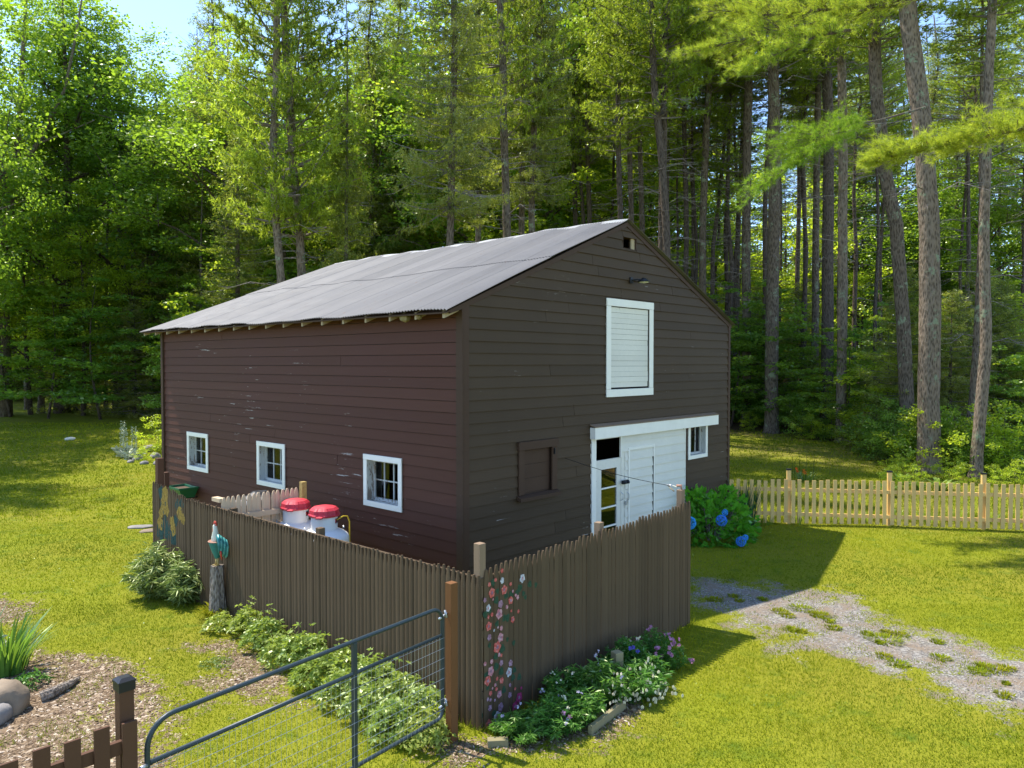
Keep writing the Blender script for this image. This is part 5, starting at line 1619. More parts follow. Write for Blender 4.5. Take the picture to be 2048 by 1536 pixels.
# ------------------------------------------------------------------ propane tanks
def tank(px, Y, label, hose):
    p = at_depth(px, 1100, Y)
    t = thing('propane_tank', label, 'propane tank', (p.x, p.y, 0), TH + 0.2, 'propane tanks behind the stockade fence')
    R = 0.385
    z0 = 0.17
    MB().lathe([(0.30, 0.0), (0.36, 0.02), (0.36, z0 - 0.01), (0.30, z0)], 28).build('base_block', M['rock_grey'], t)
    prof = [(0.30, z0), (0.31, z0 + 0.1), (R - 0.03, z0 + 0.12), (R, z0 + 0.2), (R, 1.12)]
    prof += [(R * math.cos(a), 1.12 + 0.17 * math.sin(a)) for a in np.linspace(0.15, 1.35, 8)] + [(0.02, 1.29)]
    MB().lathe(prof, 40).build('tank_body', M['tank_white'], t, smooth=True)
    # collar with an oval cut out
    ro, ri, zc0, zc1 = 0.205, 0.197, 1.25, 1.50
    vs, fs = [], []
    nseg = 44
    for k in range(nseg + 1):
        a = 2 * math.pi * k / nseg
        for r in (ro, ri):
            for z in (zc0, 1.36, 1.44, zc1): vs.append((r * math.cos(a), r * math.sin(a), z))
    a_hole = -1.05
    for k in range(nseg):
        a = 2 * math.pi * (k + 0.5) / nseg
        da = abs((a - a_hole + math.pi) % (2 * math.pi) - math.pi)
        for j in range(3):
            if j == 1 and da < 0.36: continue
            o = k * 8
            fs.append((o + j, o + 8 + j, o + 9 + j, o + 1 + j))
            fs.append((o + 4 + j, o + 5 + j, o + 13 + j, o + 12 + j))
        o = k * 8
        fs.append((o + 3, o + 11, o + 15, o + 7))
        if da < 0.36:
            fs.append((o + 1, o + 9, o + 13, o + 5)); fs.append((o + 2, o + 6, o + 14, o + 10))
    MB().add(vs, fs).build('collar', M['tank_white'], t, smooth=False)
    MB().lathe([(0.05, 1.26), (0.05, 1.40), (0.03, 1.42), (0.03, 1.46), (0.001, 1.47)], 12).tube([(0, 0, 1.38), (0.12, -0.14, 1.38)], 0.03, 8).build('valve', M['red_plastic'], t, smooth=True)
    # red domed cap with ribs and a lip
    def wob(a, i): return 1.0 + (0.055 if abs(((a + 0.3) % (math.pi / 4)) - math.pi / 8) < 0.13 and 1 <= i <= 4 else 0.0)
    cap = MB().lathe([(0.232, 1.475), (0.236, 1.50), (0.222, 1.52), (0.215, 1.575), (0.175, 1.615), (0.09, 1.635), (0.001, 1.64)], 64, (0, 0, 0), wob)
    c = cap.build('cap', M['red_plastic'], t)
    MB().box(-0.31, -0.20, -0.05, 0.05, 1.475, 1.50, Matrix.Rotation(0.5, 4, 'Z')).build('cap_handle', M['red_plastic'], c, bevel=0.008)
    for a in (2.3, -0.6):
        cx_, cy_ = math.cos(a), math.sin(a)
        MB().tube([(0.30 * cx_ + 0.03 * math.cos(q) * -cy_, 0.30 * cy_ + 0.03 * math.cos(q) * cx_, 1.255 + 0.035 * math.sin(q)) for q in np.linspace(0, math.pi, 8)], 0.008, 6).build('lifting_lug', M['galv'], t)
    if hose:
        MB().tube([(0.12, -0.14, 1.40), (0.26, -0.16, 1.44), (0.36, -0.15, 1.42), (0.43, -0.13, 1.32), (0.44, -0.12, 0.9), (0.44, -0.12, 0.5)], 0.011, 8).build('gas_line', M['yellow'], t, smooth=True)
tank(592, 12.45, 'rear white propane tank with red cap, nearest the pale cross fence', False)
tank(649, 11.85, 'front white propane tank with red cap and a yellow line beside it', True)

# dark kettle and sacks behind the cross fence
def kettle():
    p = at_depth(478, 1005, 13.6)
    t = thing('washtub', 'round black washtub with thin rim behind the pale cross fence', 'washtub', (p.x, p.y, 0), 0)
    MB().lathe([(0.16, 0.0), (0.2, 0.9), (0.26, 1.25), (0.27, 1.34), (0.25, 1.34), (0.23, 1.25), (0.001, 1.2)], 24).build('tub', M['black_metal'], t, smooth=True)
    MB().lathe([(0.262, 1.33), (0.275, 1.345), (0.262, 1.36)], 24).build('rim', M['galv'], t, smooth=True)
    p = at_depth(520, 1000, 14.0)
    t = thing('rubbish_sack', 'lumpy black sack leaning on the barn wall behind the cross fence', 'sack', (p.x, p.y, 0), 0)
    MB().lathe([(0.25, 0.0), (0.36, 0.5), (0.38, 1.0), (0.3, 1.38), (0.12, 1.5), (0.001, 1.48)], 15, (0, 0, 0), lambda a, i: 1 + 0.12 * math.sin(3 * a + i * 1.3) + 0.06 * math.sin(7 * a)).build('sack', M['black_metal'], t)
kettle()

# green planter box on the wall
def planter():
    y, z = lw(388, 980)
    o_ = P0 + GY * y - GX * 0.05 + Vector((0, 0, z))
    t = thing('planter_box', 'green plastic planter box of bare soil hanging under the far window', 'planter', o_, TH)
    q0, q1 = 0.36, 0.26
    h = 0.24
    def ring(a, d0, d1, z_): return [(-d1, -a, z_), (-d0, -a, z_), (-d0, a, z_), (-d1, a, z_)]
    mb = MB()
    r = [ring(q1, 0.06, 0.36, -h / 2), ring(q0, 0.0, 0.46, h / 2), ring(q0 - 0.025, 0.025, 0.435, h / 2), ring(q0 - 0.035, 0.035, 0.425, h / 2 - 0.06)]
    mb.add([p for x in r for p in x], [(0, 3, 2, 1)] + [(i * 4 + k, i * 4 + (k + 1) % 4, i * 4 + 4 + (k + 1) % 4, i * 4 + 4 + k) for i in range(3) for k in range(4)])
    mb.build('box', M['green_plastic'], t)
    MB().add(ring(q0 - 0.034, 0.036, 0.424, h / 2 - 0.05), [(0, 1, 2, 3)]).build('soil', M['soil'], t)
    MB().box(-0.475, -0.455, -q0 - 0.012, q0 + 0.012, h / 2 - 0.03, h / 2 + 0.012).box(-0.46, 0.0, -q0 - 0.014, -q0 + 0.004, h / 2 - 0.03, h / 2 + 0.011).build('rim', M['green_plastic'], t)
    for s in (-0.2, 0.2):
        MB().box(-0.3, 0.05, s - 0.01, s + 0.01, -h / 2 - 0.03, -h / 2).build('bracket', M['black_metal'], t)
planter()

# standing log with the rooster planter on it
def rooster():
    b = gpt(444, 1224) - GX * 0.20
    b = b - GX * 0.09 - GY * 0.09 + Vector((0.17, 0, 0))
    t = thing('log_stand', 'rough standing log against the stockade fence carrying the rooster', 'log', b, 0)
    H = 0.80
    MB().lathe([(0.14, -0.05), (0.13, 0.1), (0.105, 0.35), (0.095, 0.6), (0.088, H), (0.001, H + 0.005)], 18, (0, 0, 0), lambda a, i: 1 + 0.10 * math.sin(5 * a + i) + 0.05 * math.sin(11 * a)).build('log', M['drift'], t)
    r = thing('rooster_planter', 'glazed rooster pot with white neck, red comb and teal tail on the log', 'planter', (b.x, b.y, H + b.z), -0.72)
    r.scale = (0.86, 0.86, 0.86)
    MB().lathe([(0.035, 0.10), (0.05, 0.14), (0.10, 0.26), (0.145, 0.40), (0.15, 0.41), (0.135, 0.41), (0.12, 0.37), (0.001, 0.36)], 22, (0, 0, 0.02)).build('body', M['teal'], r, smooth=True)
    MB().lathe([(0.147, 0.425), (0.155, 0.435), (0.147, 0.445), (0.138, 0.435)], 22).build('rim', M['terra'], r, smooth=True)
    MB().lathe([(0.001, 0.385), (0.125, 0.388)], 18).build('soil', M['soil'], r)
    MB().tube([(-0.04, -0.01, 0.36), (-0.04, -0.01, 0.50), (-0.035, -0.01, 0.62), (-0.04, -0.015, 0.70), (-0.04, -0.015, 0.735)], [0.075, 0.066, 0.042, 0.036, 0.018], 14).build('neck', M['cream'], r, smooth=True)
    MB().tube([(-0.06, -0.02, 0.70), (-0.10, -0.03, 0.69)], [0.016, 0.003], 8).build('beak', M['gold'], r)
    mb = MB()
    for k, (x, z, s) in enumerate(((-0.065, 0.735, .022), (-0.04, 0.755, .028), (-0.012, 0.75, .026), (0.008, 0.725, .02))):
        mb.lathe([(0.001, -s), (s, -s * 0.3), (s * 0.7, s * 0.6), (0.001, s * 1.4)], 8, (x, -0.015, z))
    mb.build('comb', M['red_glaze'], r, smooth=True)
    MB().lathe([(0.001, -0.045), (0.02, -0.02), (0.012, 0.02), (0.001, 0.03)], 8, (-0.078, -0.025, 0.63)).build('wattle', M['red_glaze'], r, smooth=True)
    for k in range(6):
        a = 0.35 * (k - 2.5)
        pts = [(0.09, 0.02 * (k - 2.5), 0.36), (0.13, 0.02 * (k - 2.5), 0.50 - 0.01 * k), (0.175, 0.025 * (k - 2.5), 0.555 - 0.02 * k), (0.215, 0.03 * (k - 2.5), 0.50 - 0.03 * k), (0.225 - 0.008 * k, 0.03 * (k - 2.5), 0.36 - 0.035 * k), (0.20 - 0.01 * k, 0.03 * (k - 2.5), 0.24 - 0.02 * k)]
        MB().tube(pts, [0.02, 0.032, 0.036, 0.034, 0.026, 0.006], 8).build('tail_feather', M['teal_light'] if k % 2 else M['teal'], r, smooth=True)
    MB().tube([(0.20, -0.05, 0.35), (0.235, -0.05, 0.24), (0.245, -0.04, 0.14)], [0.02, 0.018, 0.004], 7).build('tail_feather', M['red_glaze'], r, smooth=True)
    for s in (-1, 1):
        MB().tube([(0.02 * s, 0, 0.14), (0.03 * s, -0.005, 0.05), (0.035 * s, -0.01, 0.01)], [0.022, 0.016, 0.02], 8).tube([(0.035 * s, 0.02, 0.012), (0.04 * s, -0.07, 0.012)], [0.016, 0.008], 6).build('foot', M['gold'], r, smooth=True)
rooster()

# cable with turnbuckle from the barn wall to the fence post
def cable():
    x, z = gab(1128, 916)
    a = P0 + GX * x - GY * 0.03 + Vector((0, 0, z))
    e = F0 + GX * (FR - 0.08) + GY * 0.1 + Vector((0, 0, 2.05))
    t = thing('clothes_line', 'thin dark cable with a tensioner strung from the barn wall to the fence post', 'cable', e, 0)
    r = a - e
    pts = [(r.x * s, r.y * s, r.z * s - 0.10 * math.sin(math.pi * s) * 0.5) for s in np.linspace(0.10, 1, 14)]
    MB().tube(pts, 0.0045, 6).build('cable', M['black_metal'], t)
    m_ = Vector(pts[0])
    MB().tube([tuple(m_), tuple(m_ * 0.62 + Vector((0, 0, .01)))], [0.014, 0.010], 8).build('tensioner', M['galv'], t, smooth=True)
    MB().tube([tuple(m_ * 0.95), tuple(m_ * 0.75 + Vector((0, 0, -0.035))), tuple(m_ * 0.5 + Vector((0, 0, -0.07)))], [0.008, 0.009, 0.014], 6).build('loose_end', M['rafter'], t, smooth=True)
    MB().tube([tuple(m_ * 0.6 + Vector((0, 0, .01))), tuple(m_ * 0.3), (0, 0, -0.03)], 0.006, 6).build('tie_cord', M['cream'], t)
    MB().tube([tuple(m_ * 0.30 + Vector((0, 0, 0.02))), (0, 0, 0.03), (0.01, 0, -0.03)], [0.016, 0.022, 0.01], 8).build('pulley', M['terra'], t, smooth=True)
cable()

# ------------------------------------------------------------------ rocks, logs, boards
def rock_mesh(seed, sx, sy, sz, m, n=3, rough=0.18):
    import bmesh
    bm = bmesh.new(); bmesh.ops.create_icosphere(bm, subdivisions=n, radius=1.0)
    off = Vector((seed * 3.7, seed * 1.3, seed * 7.1))
    for v in bm.verts:
        d = mnoise.fractal(v.co * 0.9 + off, 1.0, 2.0, 3) * rough * 1.6 + mnoise.noise(v.co * 3 + off) * rough * 0.25
        v.co *= 1 + d
        v.co.x *= sx; v.co.y *= sy; v.co.z *= sz
        if v.co.z < -sz * 0.35: v.co.z = -sz * 0.35
    me = bpy.data.meshes.new('rock'); bm.to_mesh(me); bm.free()
    me.materials.append(m)
    for p in me.polygons: p.use_smooth = True
    return me
def rock(px, py, s, label, m='rock', seed=1, rz=0, group=None, cat='rock', name='rock', dz=0.0):
    p = gpt(px, py)
    o = inst(name, rock_mesh(seed, *s, M[m]), None, (p.x, p.y, p.z + s[2] * 0.3 + dz), (0, 0, rz))
    return tag(o, label, cat, group)
rock(8, 1424, (0.25, 0.24, 0.25), 'large tan boulder at the lower left edge below the iris clump', 'rock', 3, 0.4)
rock(-12, 1445, (0.16, 0.2, 0.14), 'small grey stone in front of the large tan boulder', 'rock_grey', 8)
t = gpt(120, 1392)
lg = thing('driftwood_log', 'weathered split log lying in the wood chips beside the boulder', 'log', (t.x, t.y, t.z), 0)
a = gpt(82, 1402) - t; b_ = gpt(158, 1362) - t
MB().tube([tuple(a + Vector((0, 0, .04))), tuple(a * 0.5 + b_ * 0.5 * 0 + Vector((0, 0, .06))), tuple(b_ * 0.5 + Vector((0, 0, .05))), tuple(b_ + Vector((0, 0, .03)))], [0.07, 0.065, 0.045, 0.02], 10).build('log', M['drift'], lg)
rock(139, 880, (0.22, 0.18, 0.10), 'small pale stone alone on the shaded left lawn', 'white', 12)
for i, (px, py, s) in enumerate(((300, 902, .34), (275, 920, .2), (310, 915, .26), (288, 928, .17), (318, 928, .2), (262, 925, .14))):
    rock(px, py, (s, s * .8, s * .55), ('grey rockery stone at the far corner of the barn'), 'rock_grey', 20 + i, i, 'rockery stones at the far corner of the barn')
rock(282, 1055, (0.30, 0.16, 0.04), 'flat brown flagstone in the grass beside the sunflower fence end', 'rock_grey', 31, 0.2)
rock(300, 1063, (0.22, 0.15, 0.04), 'smaller flat stone touching the fence foot below the sunflowers', 'rock', 32, 0.5)

# flower bed edging and the short post
def bar(p0, p1, h, w, m, name, label, cat):
    d = p1 - p0; d.z = 0
    t = MB().box(0, d.length, -w / 2, w / 2, -0.05, h).build(name, M[m], None, loc=(p0.x, p0.y, p0.z), rot=(0, 0, math.atan2(d.y, d.x)), bevel=0.004)
    return tag(t, label, cat)
bar(gpt(975, 1492), gpt(1016, 1490), 0.07, 0.09, 'edging', 'edging_board', 'short mossy board at the near end of the flower bed', 'board')
bar(gpt(1180, 1470), gpt(1248, 1418), 0.09, 0.05, 'edging', 'edging_board', 'long mossy edging board in front of the bell flowers', 'board')
bar(gpt(1324, 1272), gpt(1344, 1255), 0.07, 0.05, 'bare_picket', 'edging_board', 'pale board end at the foot of the rose painted fence', 'board')
bar(gpt(1360, 1243), gpt(1376, 1236), 0.05, 0.08, 'rock_grey', 'kerb_stone', 'flat grey stone under the far end of the rose painted fence', 'stone')
p = gpt(1234, 1382)
tag(MB().box(-0.055, 0.055, -0.055, 0.055, -0.05, 0.47).build('stub_post', M['edging'], None, loc=(p.x, p.y, p.z), rot=(0, 0, 0.5), bevel=0.01), 'short mossy square post standing among the bed flowers', 'post')

# ------------------------------------------------------------------ small plants
def strip_blades(n, h, spread, width, droop, rng, segs=4, base_r=0.1, up=1.0, lean=None):
    """arching blades as tapered strips"""
    a = rng.uniform(0, 2 * np.pi, n)
    out = rng.random(n) ** 0.7 * spread
    H = h * rng.uniform(0.6, 1.05, n)
    b = np.stack([np.cos(a), np.sin(a)], 1)
    b0 = b * (rng.random((n, 1)) ** 0.5) * base_r
    V = []
    s = np.linspace(0, 1, segs + 1)
    side = np.stack([-np.sin(a), np.cos(a), np.zeros(n)], 1)
    for q in s:
        r = out * (q ** 1.5)
        z = H * (q - droop * q ** 3)
        P = np.concatenate([b0 + b * r[:, None], z[:, None]], 1)
        if lean is not None: P[:, :2] += np.array(lean) * (H * q ** 1.3)[:, None]
        w = width * (1 - q) ** 0.6 * 0.5 + 0.0008
        V += [P - side * w, P + side * w]
    V = np.stack(V, 1)          # n, 2(segs+1), 3
    k = 2 * (segs + 1)
    f = []
    for j in range(segs): f.append([2 * j, 2 * j + 1, 2 * j + 3, 2 * j + 2])
    F = (np.arange(n)[:, None, None] * k + np.array(f)[None]).reshape(-1, 4)
    return V.reshape(-1, 3), F, np.repeat(rng.random(n), k)

def blades_obj(px, py, n, h, spread, width, droop, seed, mat, name, label, cat, base_r=0.12, lean=None, group=None):
    rng = np.random.default_rng(seed)
    v, f, t = strip_blades(n, h, spread, width, droop, rng, base_r=base_r, lean=lean)
    p = gpt(px, py)
    o = inst(name, np_mesh(name, v, f, [M[mat]], tint=t), None, (p.x, p.y, p.z))
    return tag(o, label, cat, group)

blades_obj(15, 1345, 95, 0.78, 0.45, 0.042, 0.15, 1, 'blade', 'iris_clump', 'fan of broad sunlit iris leaves at the left edge above the boulder', 'plant', 0.22, (0.12, 0.0))
blades_obj(-60, 1340, 60, 0.8, 0.35, 0.042, 0.12, 2, 'blade', 'iris_clump', 'iris leaves cut off by the left edge of the view', 'plant', 0.2)
blades_obj(1487, 1050, 120, 1.25, 0.35, 0.030, 0.08, 3, 'blade_dark', 'iris_clump', 'dark upright iris blades between the hydrangea and the new fence', 'plant', 0.35)
blades_obj(428, 1238, 260, 0.34, 0.26, 0.012, 0.45, 4, 'grass', 'grass_tuft', 'yellow green tuft of grass at the foot of the rooster log', 'grass tuft', 0.12)

def leafy(px, py, r, h, n, leaf, wid, seed, mat, name, label, cat, droop=-0.5, stems=40, flower=None, nfl=0, fl_r=0.02, group=None, dome=0.6):
    """bush of pointed leaves along arching stems"""
    rng = np.random.default_rng(seed)
    p = gpt(px, py)
    t = thing(name, label, cat, (p.x, p.y, p.z), 0, group)
    sb = MB(); P = []; D = []; T = []; tips = []
    for i in range(stems):
        a = rng.uniform(0, 6.283); q = rng.random() ** 0.5
        e = np.array([math.cos(a) * r * q, math.sin(a) * r * q, h * (1 - dome * q ** 2) * rng.uniform(0.75, 1.05)])
        b = np.array([e[0] * 0.35, e[1] * 0.35, 0])
        m_ = (b + e) / 2 + np.array([0, 0, h * 0.15])
        sb.tube([tuple(b), tuple(m_), tuple(e)], [0.005, 0.004, 0.002], 3, cap=False)
        k = n // stems
        s = rng.uniform(0.15, 1.0, k)[:, None]
        pt = (1 - s) ** 2 * b + 2 * s * (1 - s) * m_ + s ** 2 * e
        aa = rng.uniform(0, 6.283, k)
        d = np.stack([np.cos(aa), np.sin(aa), rng.uniform(droop, 0.5, k)], 1) + np.array([e[0], e[1], 0]) / (r + 0.01) * 0.5
        P.append(pt); D.append(d); T.append(np.clip(rng.normal(0.3 + 0.5 * s[:, 0] * (h > 0), 0.18), 0, 1)); tips.append(e)
    P = np.concatenate(P); D = np.concatenate(D); T = np.concatenate(T)
    me = leaves_mesh('foliage', P, D, leaf * rng.uniform(0.65, 1.2, len(P)), wid * rng.uniform(0.7, 1.2, len(P)), [M[mat]], rng, T)
    inst('foliage', me, t)
    sb.build('stems', M[mat], t)
    return t, np.array(tips), rng

leafy(318, 1195, 0.48, 0.98, 2600, 0.17, 0.028, 11, 'bushleaf', 'perennial_bush', 'tall bush of long drooping leaves before the sunflower end of the fence', 'plant', -0.9, 70)
leafy(372, 1205, 0.40, 0.72, 2000, 0.18, 0.024, 12, 'bushleaf', 'perennial_bush', 'lower arching bush between the tall one and the rooster log', 'plant', -0.9, 60)
leafy(350, 1140, 0.40, 0.80, 1400, 0.16, 0.026, 13, 'bushleaf', 'perennial_bush', 'bush of long leaves tucked against the stockade pickets', 'plant', -0.8, 50)

# cut leaved plants along the stockade
def cutleaf(px, py, r, h, n, seed, label, mat='cutleaf', L=0.075, grp='cut leaved plants along the stockade foot'):
    rng = np.random.default_rng(seed)
    p = gpt(px, py)
    t = thing('cranesbill', label, 'plant', (p.x, p.y, p.z), 0, grp)
    sb = MB(); P = []; D = []; T = []
    for i in range(n):
        a = rng.uniform(0, 6.283); q = rng.random() ** 0.5
        e = np.array([math.cos(a) * r * q, math.sin(a) * r * q, h * (1 - 0.65 * q ** 2) * rng.uniform(0.7, 1.1)])
        if rng.random() < 0.07: e = e * np.array([0.9, 0.9, 1.45])
        if i % 3 == 0: sb.tube([(e[0] * .4, e[1] * .4, 0), tuple(e * 0.98)], [0.003, 0.002], 3, cap=False)
        nz = unit(np.array([math.cos(a) * q * 0.6, math.sin(a) * q * 0.6, 1.0]) + rng.normal(size=3) * 0.3)
        u = unit(np.cross(nz, rng.normal(size=3))); w = np.cross(nz, u)
        l = L * rng.uniform(0.6, 1.25); tt = np.clip(rng.normal(0.35 + 0.35 * e[2] / h, 0.2), 0, 1)
        for k in range(5):
            b = (k - 2) * 1.05
            P.append(e); D.append((u * math.cos(b) + w * math.sin(b)) * (1.0 - 0.12 * abs(k - 2))); T.append((tt, l * (1 - 0.12 * abs(k - 2))))
    P = np.array(P); D = np.array(D); T = np.array(T)
    inst('foliage', leaves_mesh('foliage', P, D, T[:, 1], T[:, 1] * 0.42, [M[mat]], rng, T[:, 0]), t)
    sb.build('stems', M[mat], t)
CL = [(442, 1262, .26, .22, 'low pale plant at the grass tuft beside the log'), (500, 1268, .30, .34, 'cut leaved plant second along the stockade from the log'), (530, 1300, .30, .40, 'tall cut leaved clump where the chips begin'),
      (562, 1330, .28, .36, 'pale clump spilling onto the wood chips'), (608, 1335, .34, .42, 'dense cut leaved plant above the near wood chips'), (640, 1372, .34, .40, 'clump behind the upright of the gate'),
      (690, 1355, .32, .36, 'clump close to the fence under its leaning shoots'), (690, 1410, .32, .38, 'broad clump just right of the gate upright'), (745, 1395, .34, .42, 'leafy clump halfway between gate upright and post'),
      (735, 1440, .30, .34, 'low clump edging the lawn behind the gate mesh'), (800, 1430, .34, .42, 'yellowing clump behind the gate mesh'), (790, 1475, .30, .34, 'low clump near the bottom rail of the gate'),
      (850, 1455, .30, .40, 'clump with reddish leaves close to the orange brown post'), (850, 1490, .28, .30, 'last low clump beside the gate post foot'), (700, 1320, .14, .62, 'lone tall shoot standing up against the stockade')]
for i, (px, py, r, h, lab) in enumerate(CL):
    cutleaf(px, py, r, h, int(650 * r * h / 0.12 * 0.36), 50 + i, lab)
cutleaf(60, 1372, .22, .14, 60, 90, 'small dark leaved plant between iris and driftwood', 'bedleaf', 0.07, None)
cutleaf(8, 1330, .16, .3, 60, 91, 'silvery plant at the left edge over the boulder', 'silver', 0.07, None)
cutleaf(432, 1330, .22, .05, 110, 92, 'flat grey green mat on the wood chips', 'bushleaf', 0.03, None)

# flowers
def flowers_mesh(mat, pts, r, petals, rng, bell=False, name='flower'):
    P, D = [], []
    for c in pts:
        nz = unit(rng.normal(size=3) * 0.5 + np.array([0.2, -0.8, 0.3]))
        u = unit(np.cross(nz, rng.normal(size=3))); w = np.cross(nz, u)
        for k in range(petals):
            a = 6.283 * k / petals
            d = u * math.cos(a) + w * math.sin(a)
            if bell: d = d * 0.35 + np.array([0, 0, -1.0])
            P.append(c); D.append(d)
    P = np.array(P); D = np.array(D)
    return leaves_mesh(name, P, D, r, r * (0.55 if bell else 0.75), [M[mat]], rng)

def bed(px, py, r, h, n, leaf, seed, label, mat='bedleaf', fl=None, **kw):
    t, tips, rng = leafy(px, py, r, h, n, leaf, leaf * 0.2, seed, mat, 'flowering_plant', label, 'plant', -0.6, max(20, n // 40), group=None, **kw)
    if fl:
        for mat_, count, rad, pet, bell in fl:
            for i in range(count):
                e = tips[rng.integers(len(tips))] * np.array([1.05, 1.05, 1.0]); e[1] = -abs(e[1]) if bell else e[1]; e = e + rng.normal(size=3) * 0.03 + np.array([0, 0, 0.03 if not bell else -0.08])
                cl = [e + rng.normal(size=3) * rad * (1.4 if bell else 0.9) for _ in range(3 if not bell else 4)]
                inst('flower', flowers_mesh(mat_, cl, rad, pet, rng, bell), t)
bed(1040, 1475, .30, .28, 1500, .085, 61, 'dark leafy bed plant at the foot of the painted roses', fl=[('lilac_petal', 2, .018, 5, False)])
bed(1105, 1462, .36, .36, 1900, .09, 62, 'sprawling green bed plant with few pale lilac flowers', fl=[('lilac_petal', 3, .018, 5, False), ('white_petal', 2, .02, 5, False)])
bed(1160, 1445, .34, .38, 1700, .09, 63, 'green bed plant with a pink bloom drooping over the mown edge', fl=[('pink_petal', 2, .03, 5, False), ('lilac_petal', 2, .018, 5, False)])
bed(1140, 1405, .34, .42, 1700, .085, 64, 'bed plant with tiny white flowers close to the fence', fl=[('white_petal', 4, .015, 5, False)])
bed(1205, 1405, .36, .50, 1800, .12, 65, 'grassy leaved bed plant left of the short mossy post', fl=[('white_petal', 9, .040, 6, True), ('lilac_petal', 3, .022, 5, False)])
bed(1262, 1398, .36, .46, 1700, .10, 66, 'plant hung with white bell flowers, right of the short mossy post', fl=[('white_petal', 20, .046, 6, True)])
bed(1300, 1378, .30, .40, 1300, .10, 67, 'plant with cream and yellow bell flowers leaning over the grass', fl=[('white_petal', 26, .046, 6, True)])
bed(1255, 1350, .34, .50, 1700, .08, 68, 'bushy bed plant with a violet spike beside the short post', fl=[('violet_petal', 2, .03, 8, False), ('white_petal', 2, .02, 5, False)])
bed(1312, 1322, .34, .46, 1800, .06, 69, 'blue green bushy plant near the far end of the bed', 'bushleaf' if False else 'bedleaf', fl=[('pink_petal', 5, .032, 8, False)])
bed(1345, 1340, .22, .34, 700, .07, 70, 'small plant with pink flowers reaching out at the end of the bed', fl=[('pink_petal', 6, .032, 8, False)])

# hydrangea
def hydrangea():
    p = gpt(1420, 1078)
    t = thing('hydrangea', 'rounded green hydrangea with blue flower heads beside the barn door fence', 'shrub', (p.x, p.y, p.z), 0)
    rng = np.random.default_rng(5)
    n = 1500; R, H = 0.92, 1.12
    u = unit(rng.normal(size=(n, 3))); u[:, 2] = np.abs(u[:, 2]) * 1.1 - 0.12
    u = unit(u)
    k = rng.uniform(0.62, 1.03, n)[:, None] * (1 + 0.10 * np.sin(u[:, :1] * 7 + u[:, 2:] * 5))
    P = u * k * np.array([R, R * 0.85, H]); P[:, 2] = np.maximum(P[:, 2], 0.04)
    D = u * 0.9 + rng.normal(size=(n, 3)) * 0.55 + np.array([0, 0, -0.25])
    inst('foliage', leaves_mesh('foliage', P, D, rng.uniform(0.12, 0.19, n), rng.uniform(0.08, 0.12, n), [M['hydrangea']], rng, np.clip(rng.normal(0.2 + 0.5 * u[:, 2], 0.2), 0, 1)), t)
    sb = MB()
    for i in range(24):
        a = rng.uniform(0, 6.28); sb.tube([(0.2 * math.cos(a), 0.2 * math.sin(a), 0), (0.7 * R * math.cos(a), 0.6 * R * math.sin(a), H * rng.uniform(0.3, 0.8))], [0.01, 0.005], 4)
    sb.build('stems', M['twig'], t)
    for (px, py, s) in ((1379, 1046, .125), (1443, 1041, .105), (1450, 1025, .06), (1482, 1083, .095), (1491, 1075, .055)):
        q = at_depth(px, py, p.y - (0.85 if py > 1030 else 0.75)) - p
        m = 150
        v = unit(rng.normal(size=(m, 3)))
        P_ = np.repeat(v * s, 4, 0) + np.array(q)
        tang = unit(np.cross(np.repeat(v, 4, 0), rng.normal(size=(m * 4, 3))))
        b = inst('bloom', leaves_mesh('bloom', P_, tang + np.repeat(v, 4, 0) * 0.3, s * 0.26, s * 0.24, [M['blue_petal']], rng), t)
    q = at_depth(1471, 1038, p.y - 0.8) - p
    v = unit(rng.normal(size=(60, 3)))
    inst('bud', leaves_mesh('bud', v * 0.04 + np.array(q), v, 0.02, 0.018, [M['cutleaf']], rng), t)
hydrangea()

# silver spires and low plants at the rockery
for i, (px, py, h) in enumerate(((252, 915, 1.1), (268, 918, 1.2), (243, 905, 1.25))):
    p = gpt(px, py); rng = np.random.default_rng(90 + i)
    t = thing('mullein', ('silvery mullein with tall white spires at the rockery', 'low silvery mullein beside the tall one', 'thin mullein spire leaning left at the rockery')[i], 'plant', (p.x, p.y, p.z), 0)
    k = 140; a = rng.uniform(0, 6.28, k)
    P = np.stack([np.cos(a), np.sin(a), rng.uniform(0, .6, k)], 1) * np.array([.25, .25, .5]) * rng.random((k, 1))
    inst('foliage', leaves_mesh('foliage', P, np.stack([np.cos(a), np.sin(a), rng.uniform(0, .8, k)], 1), 0.2, 0.07, [M['silver']], rng), t)
    for s in range(2):
        x0 = 0.12 * s - 0.05
        z = rng.uniform(0.2, h, 120)
        q = np.stack([x0 + z * 0.05 * (i - 1), 0 * z, z], 1) + rng.normal(size=(120, 3)) * 0.02
        tag(inst('flower_spike', leaves_mesh('spike', q, rng.normal(size=(120, 3)), 0.05, 0.035, [M['silver']], rng), t), kind='stuff')
shr(285, 922, 0.6, 2, 'low yellow green cushion plant on the rockery', None, 1.0)
# orange day lilies beyond the new fence
def lilies():
    p = gpt(1612, 962)
    t = thing('day_lily', 'day lilies with orange blooms on tall stalks behind the new fence', 'plant', (p.x, p.y, p.z), 0)
    rng = np.random.default_rng(8)
    v, f, tt = strip_blades(70, 0.5, 0.45, 0.02, 0.5, rng, base_r=0.3)
    inst('foliage', np_mesh('foliage', v, f, [M['blade']], tint=tt), t)
    for k in range(5):
        x = rng.uniform(-.5, .5); h = rng.uniform(.55, .85)
        MB().tube([(x, 0, 0), (x + .02, 0, h)], 0.006, 4).build('stalk', M['blade_dark'], t)
        if k < 2: inst('bloom', flowers_mesh('orange_petal', [np.array([x - .35, -.2, .32 + .06 * k])] * 2, 0.11, 6, rng, False, 'bloom'), t)
lilies()
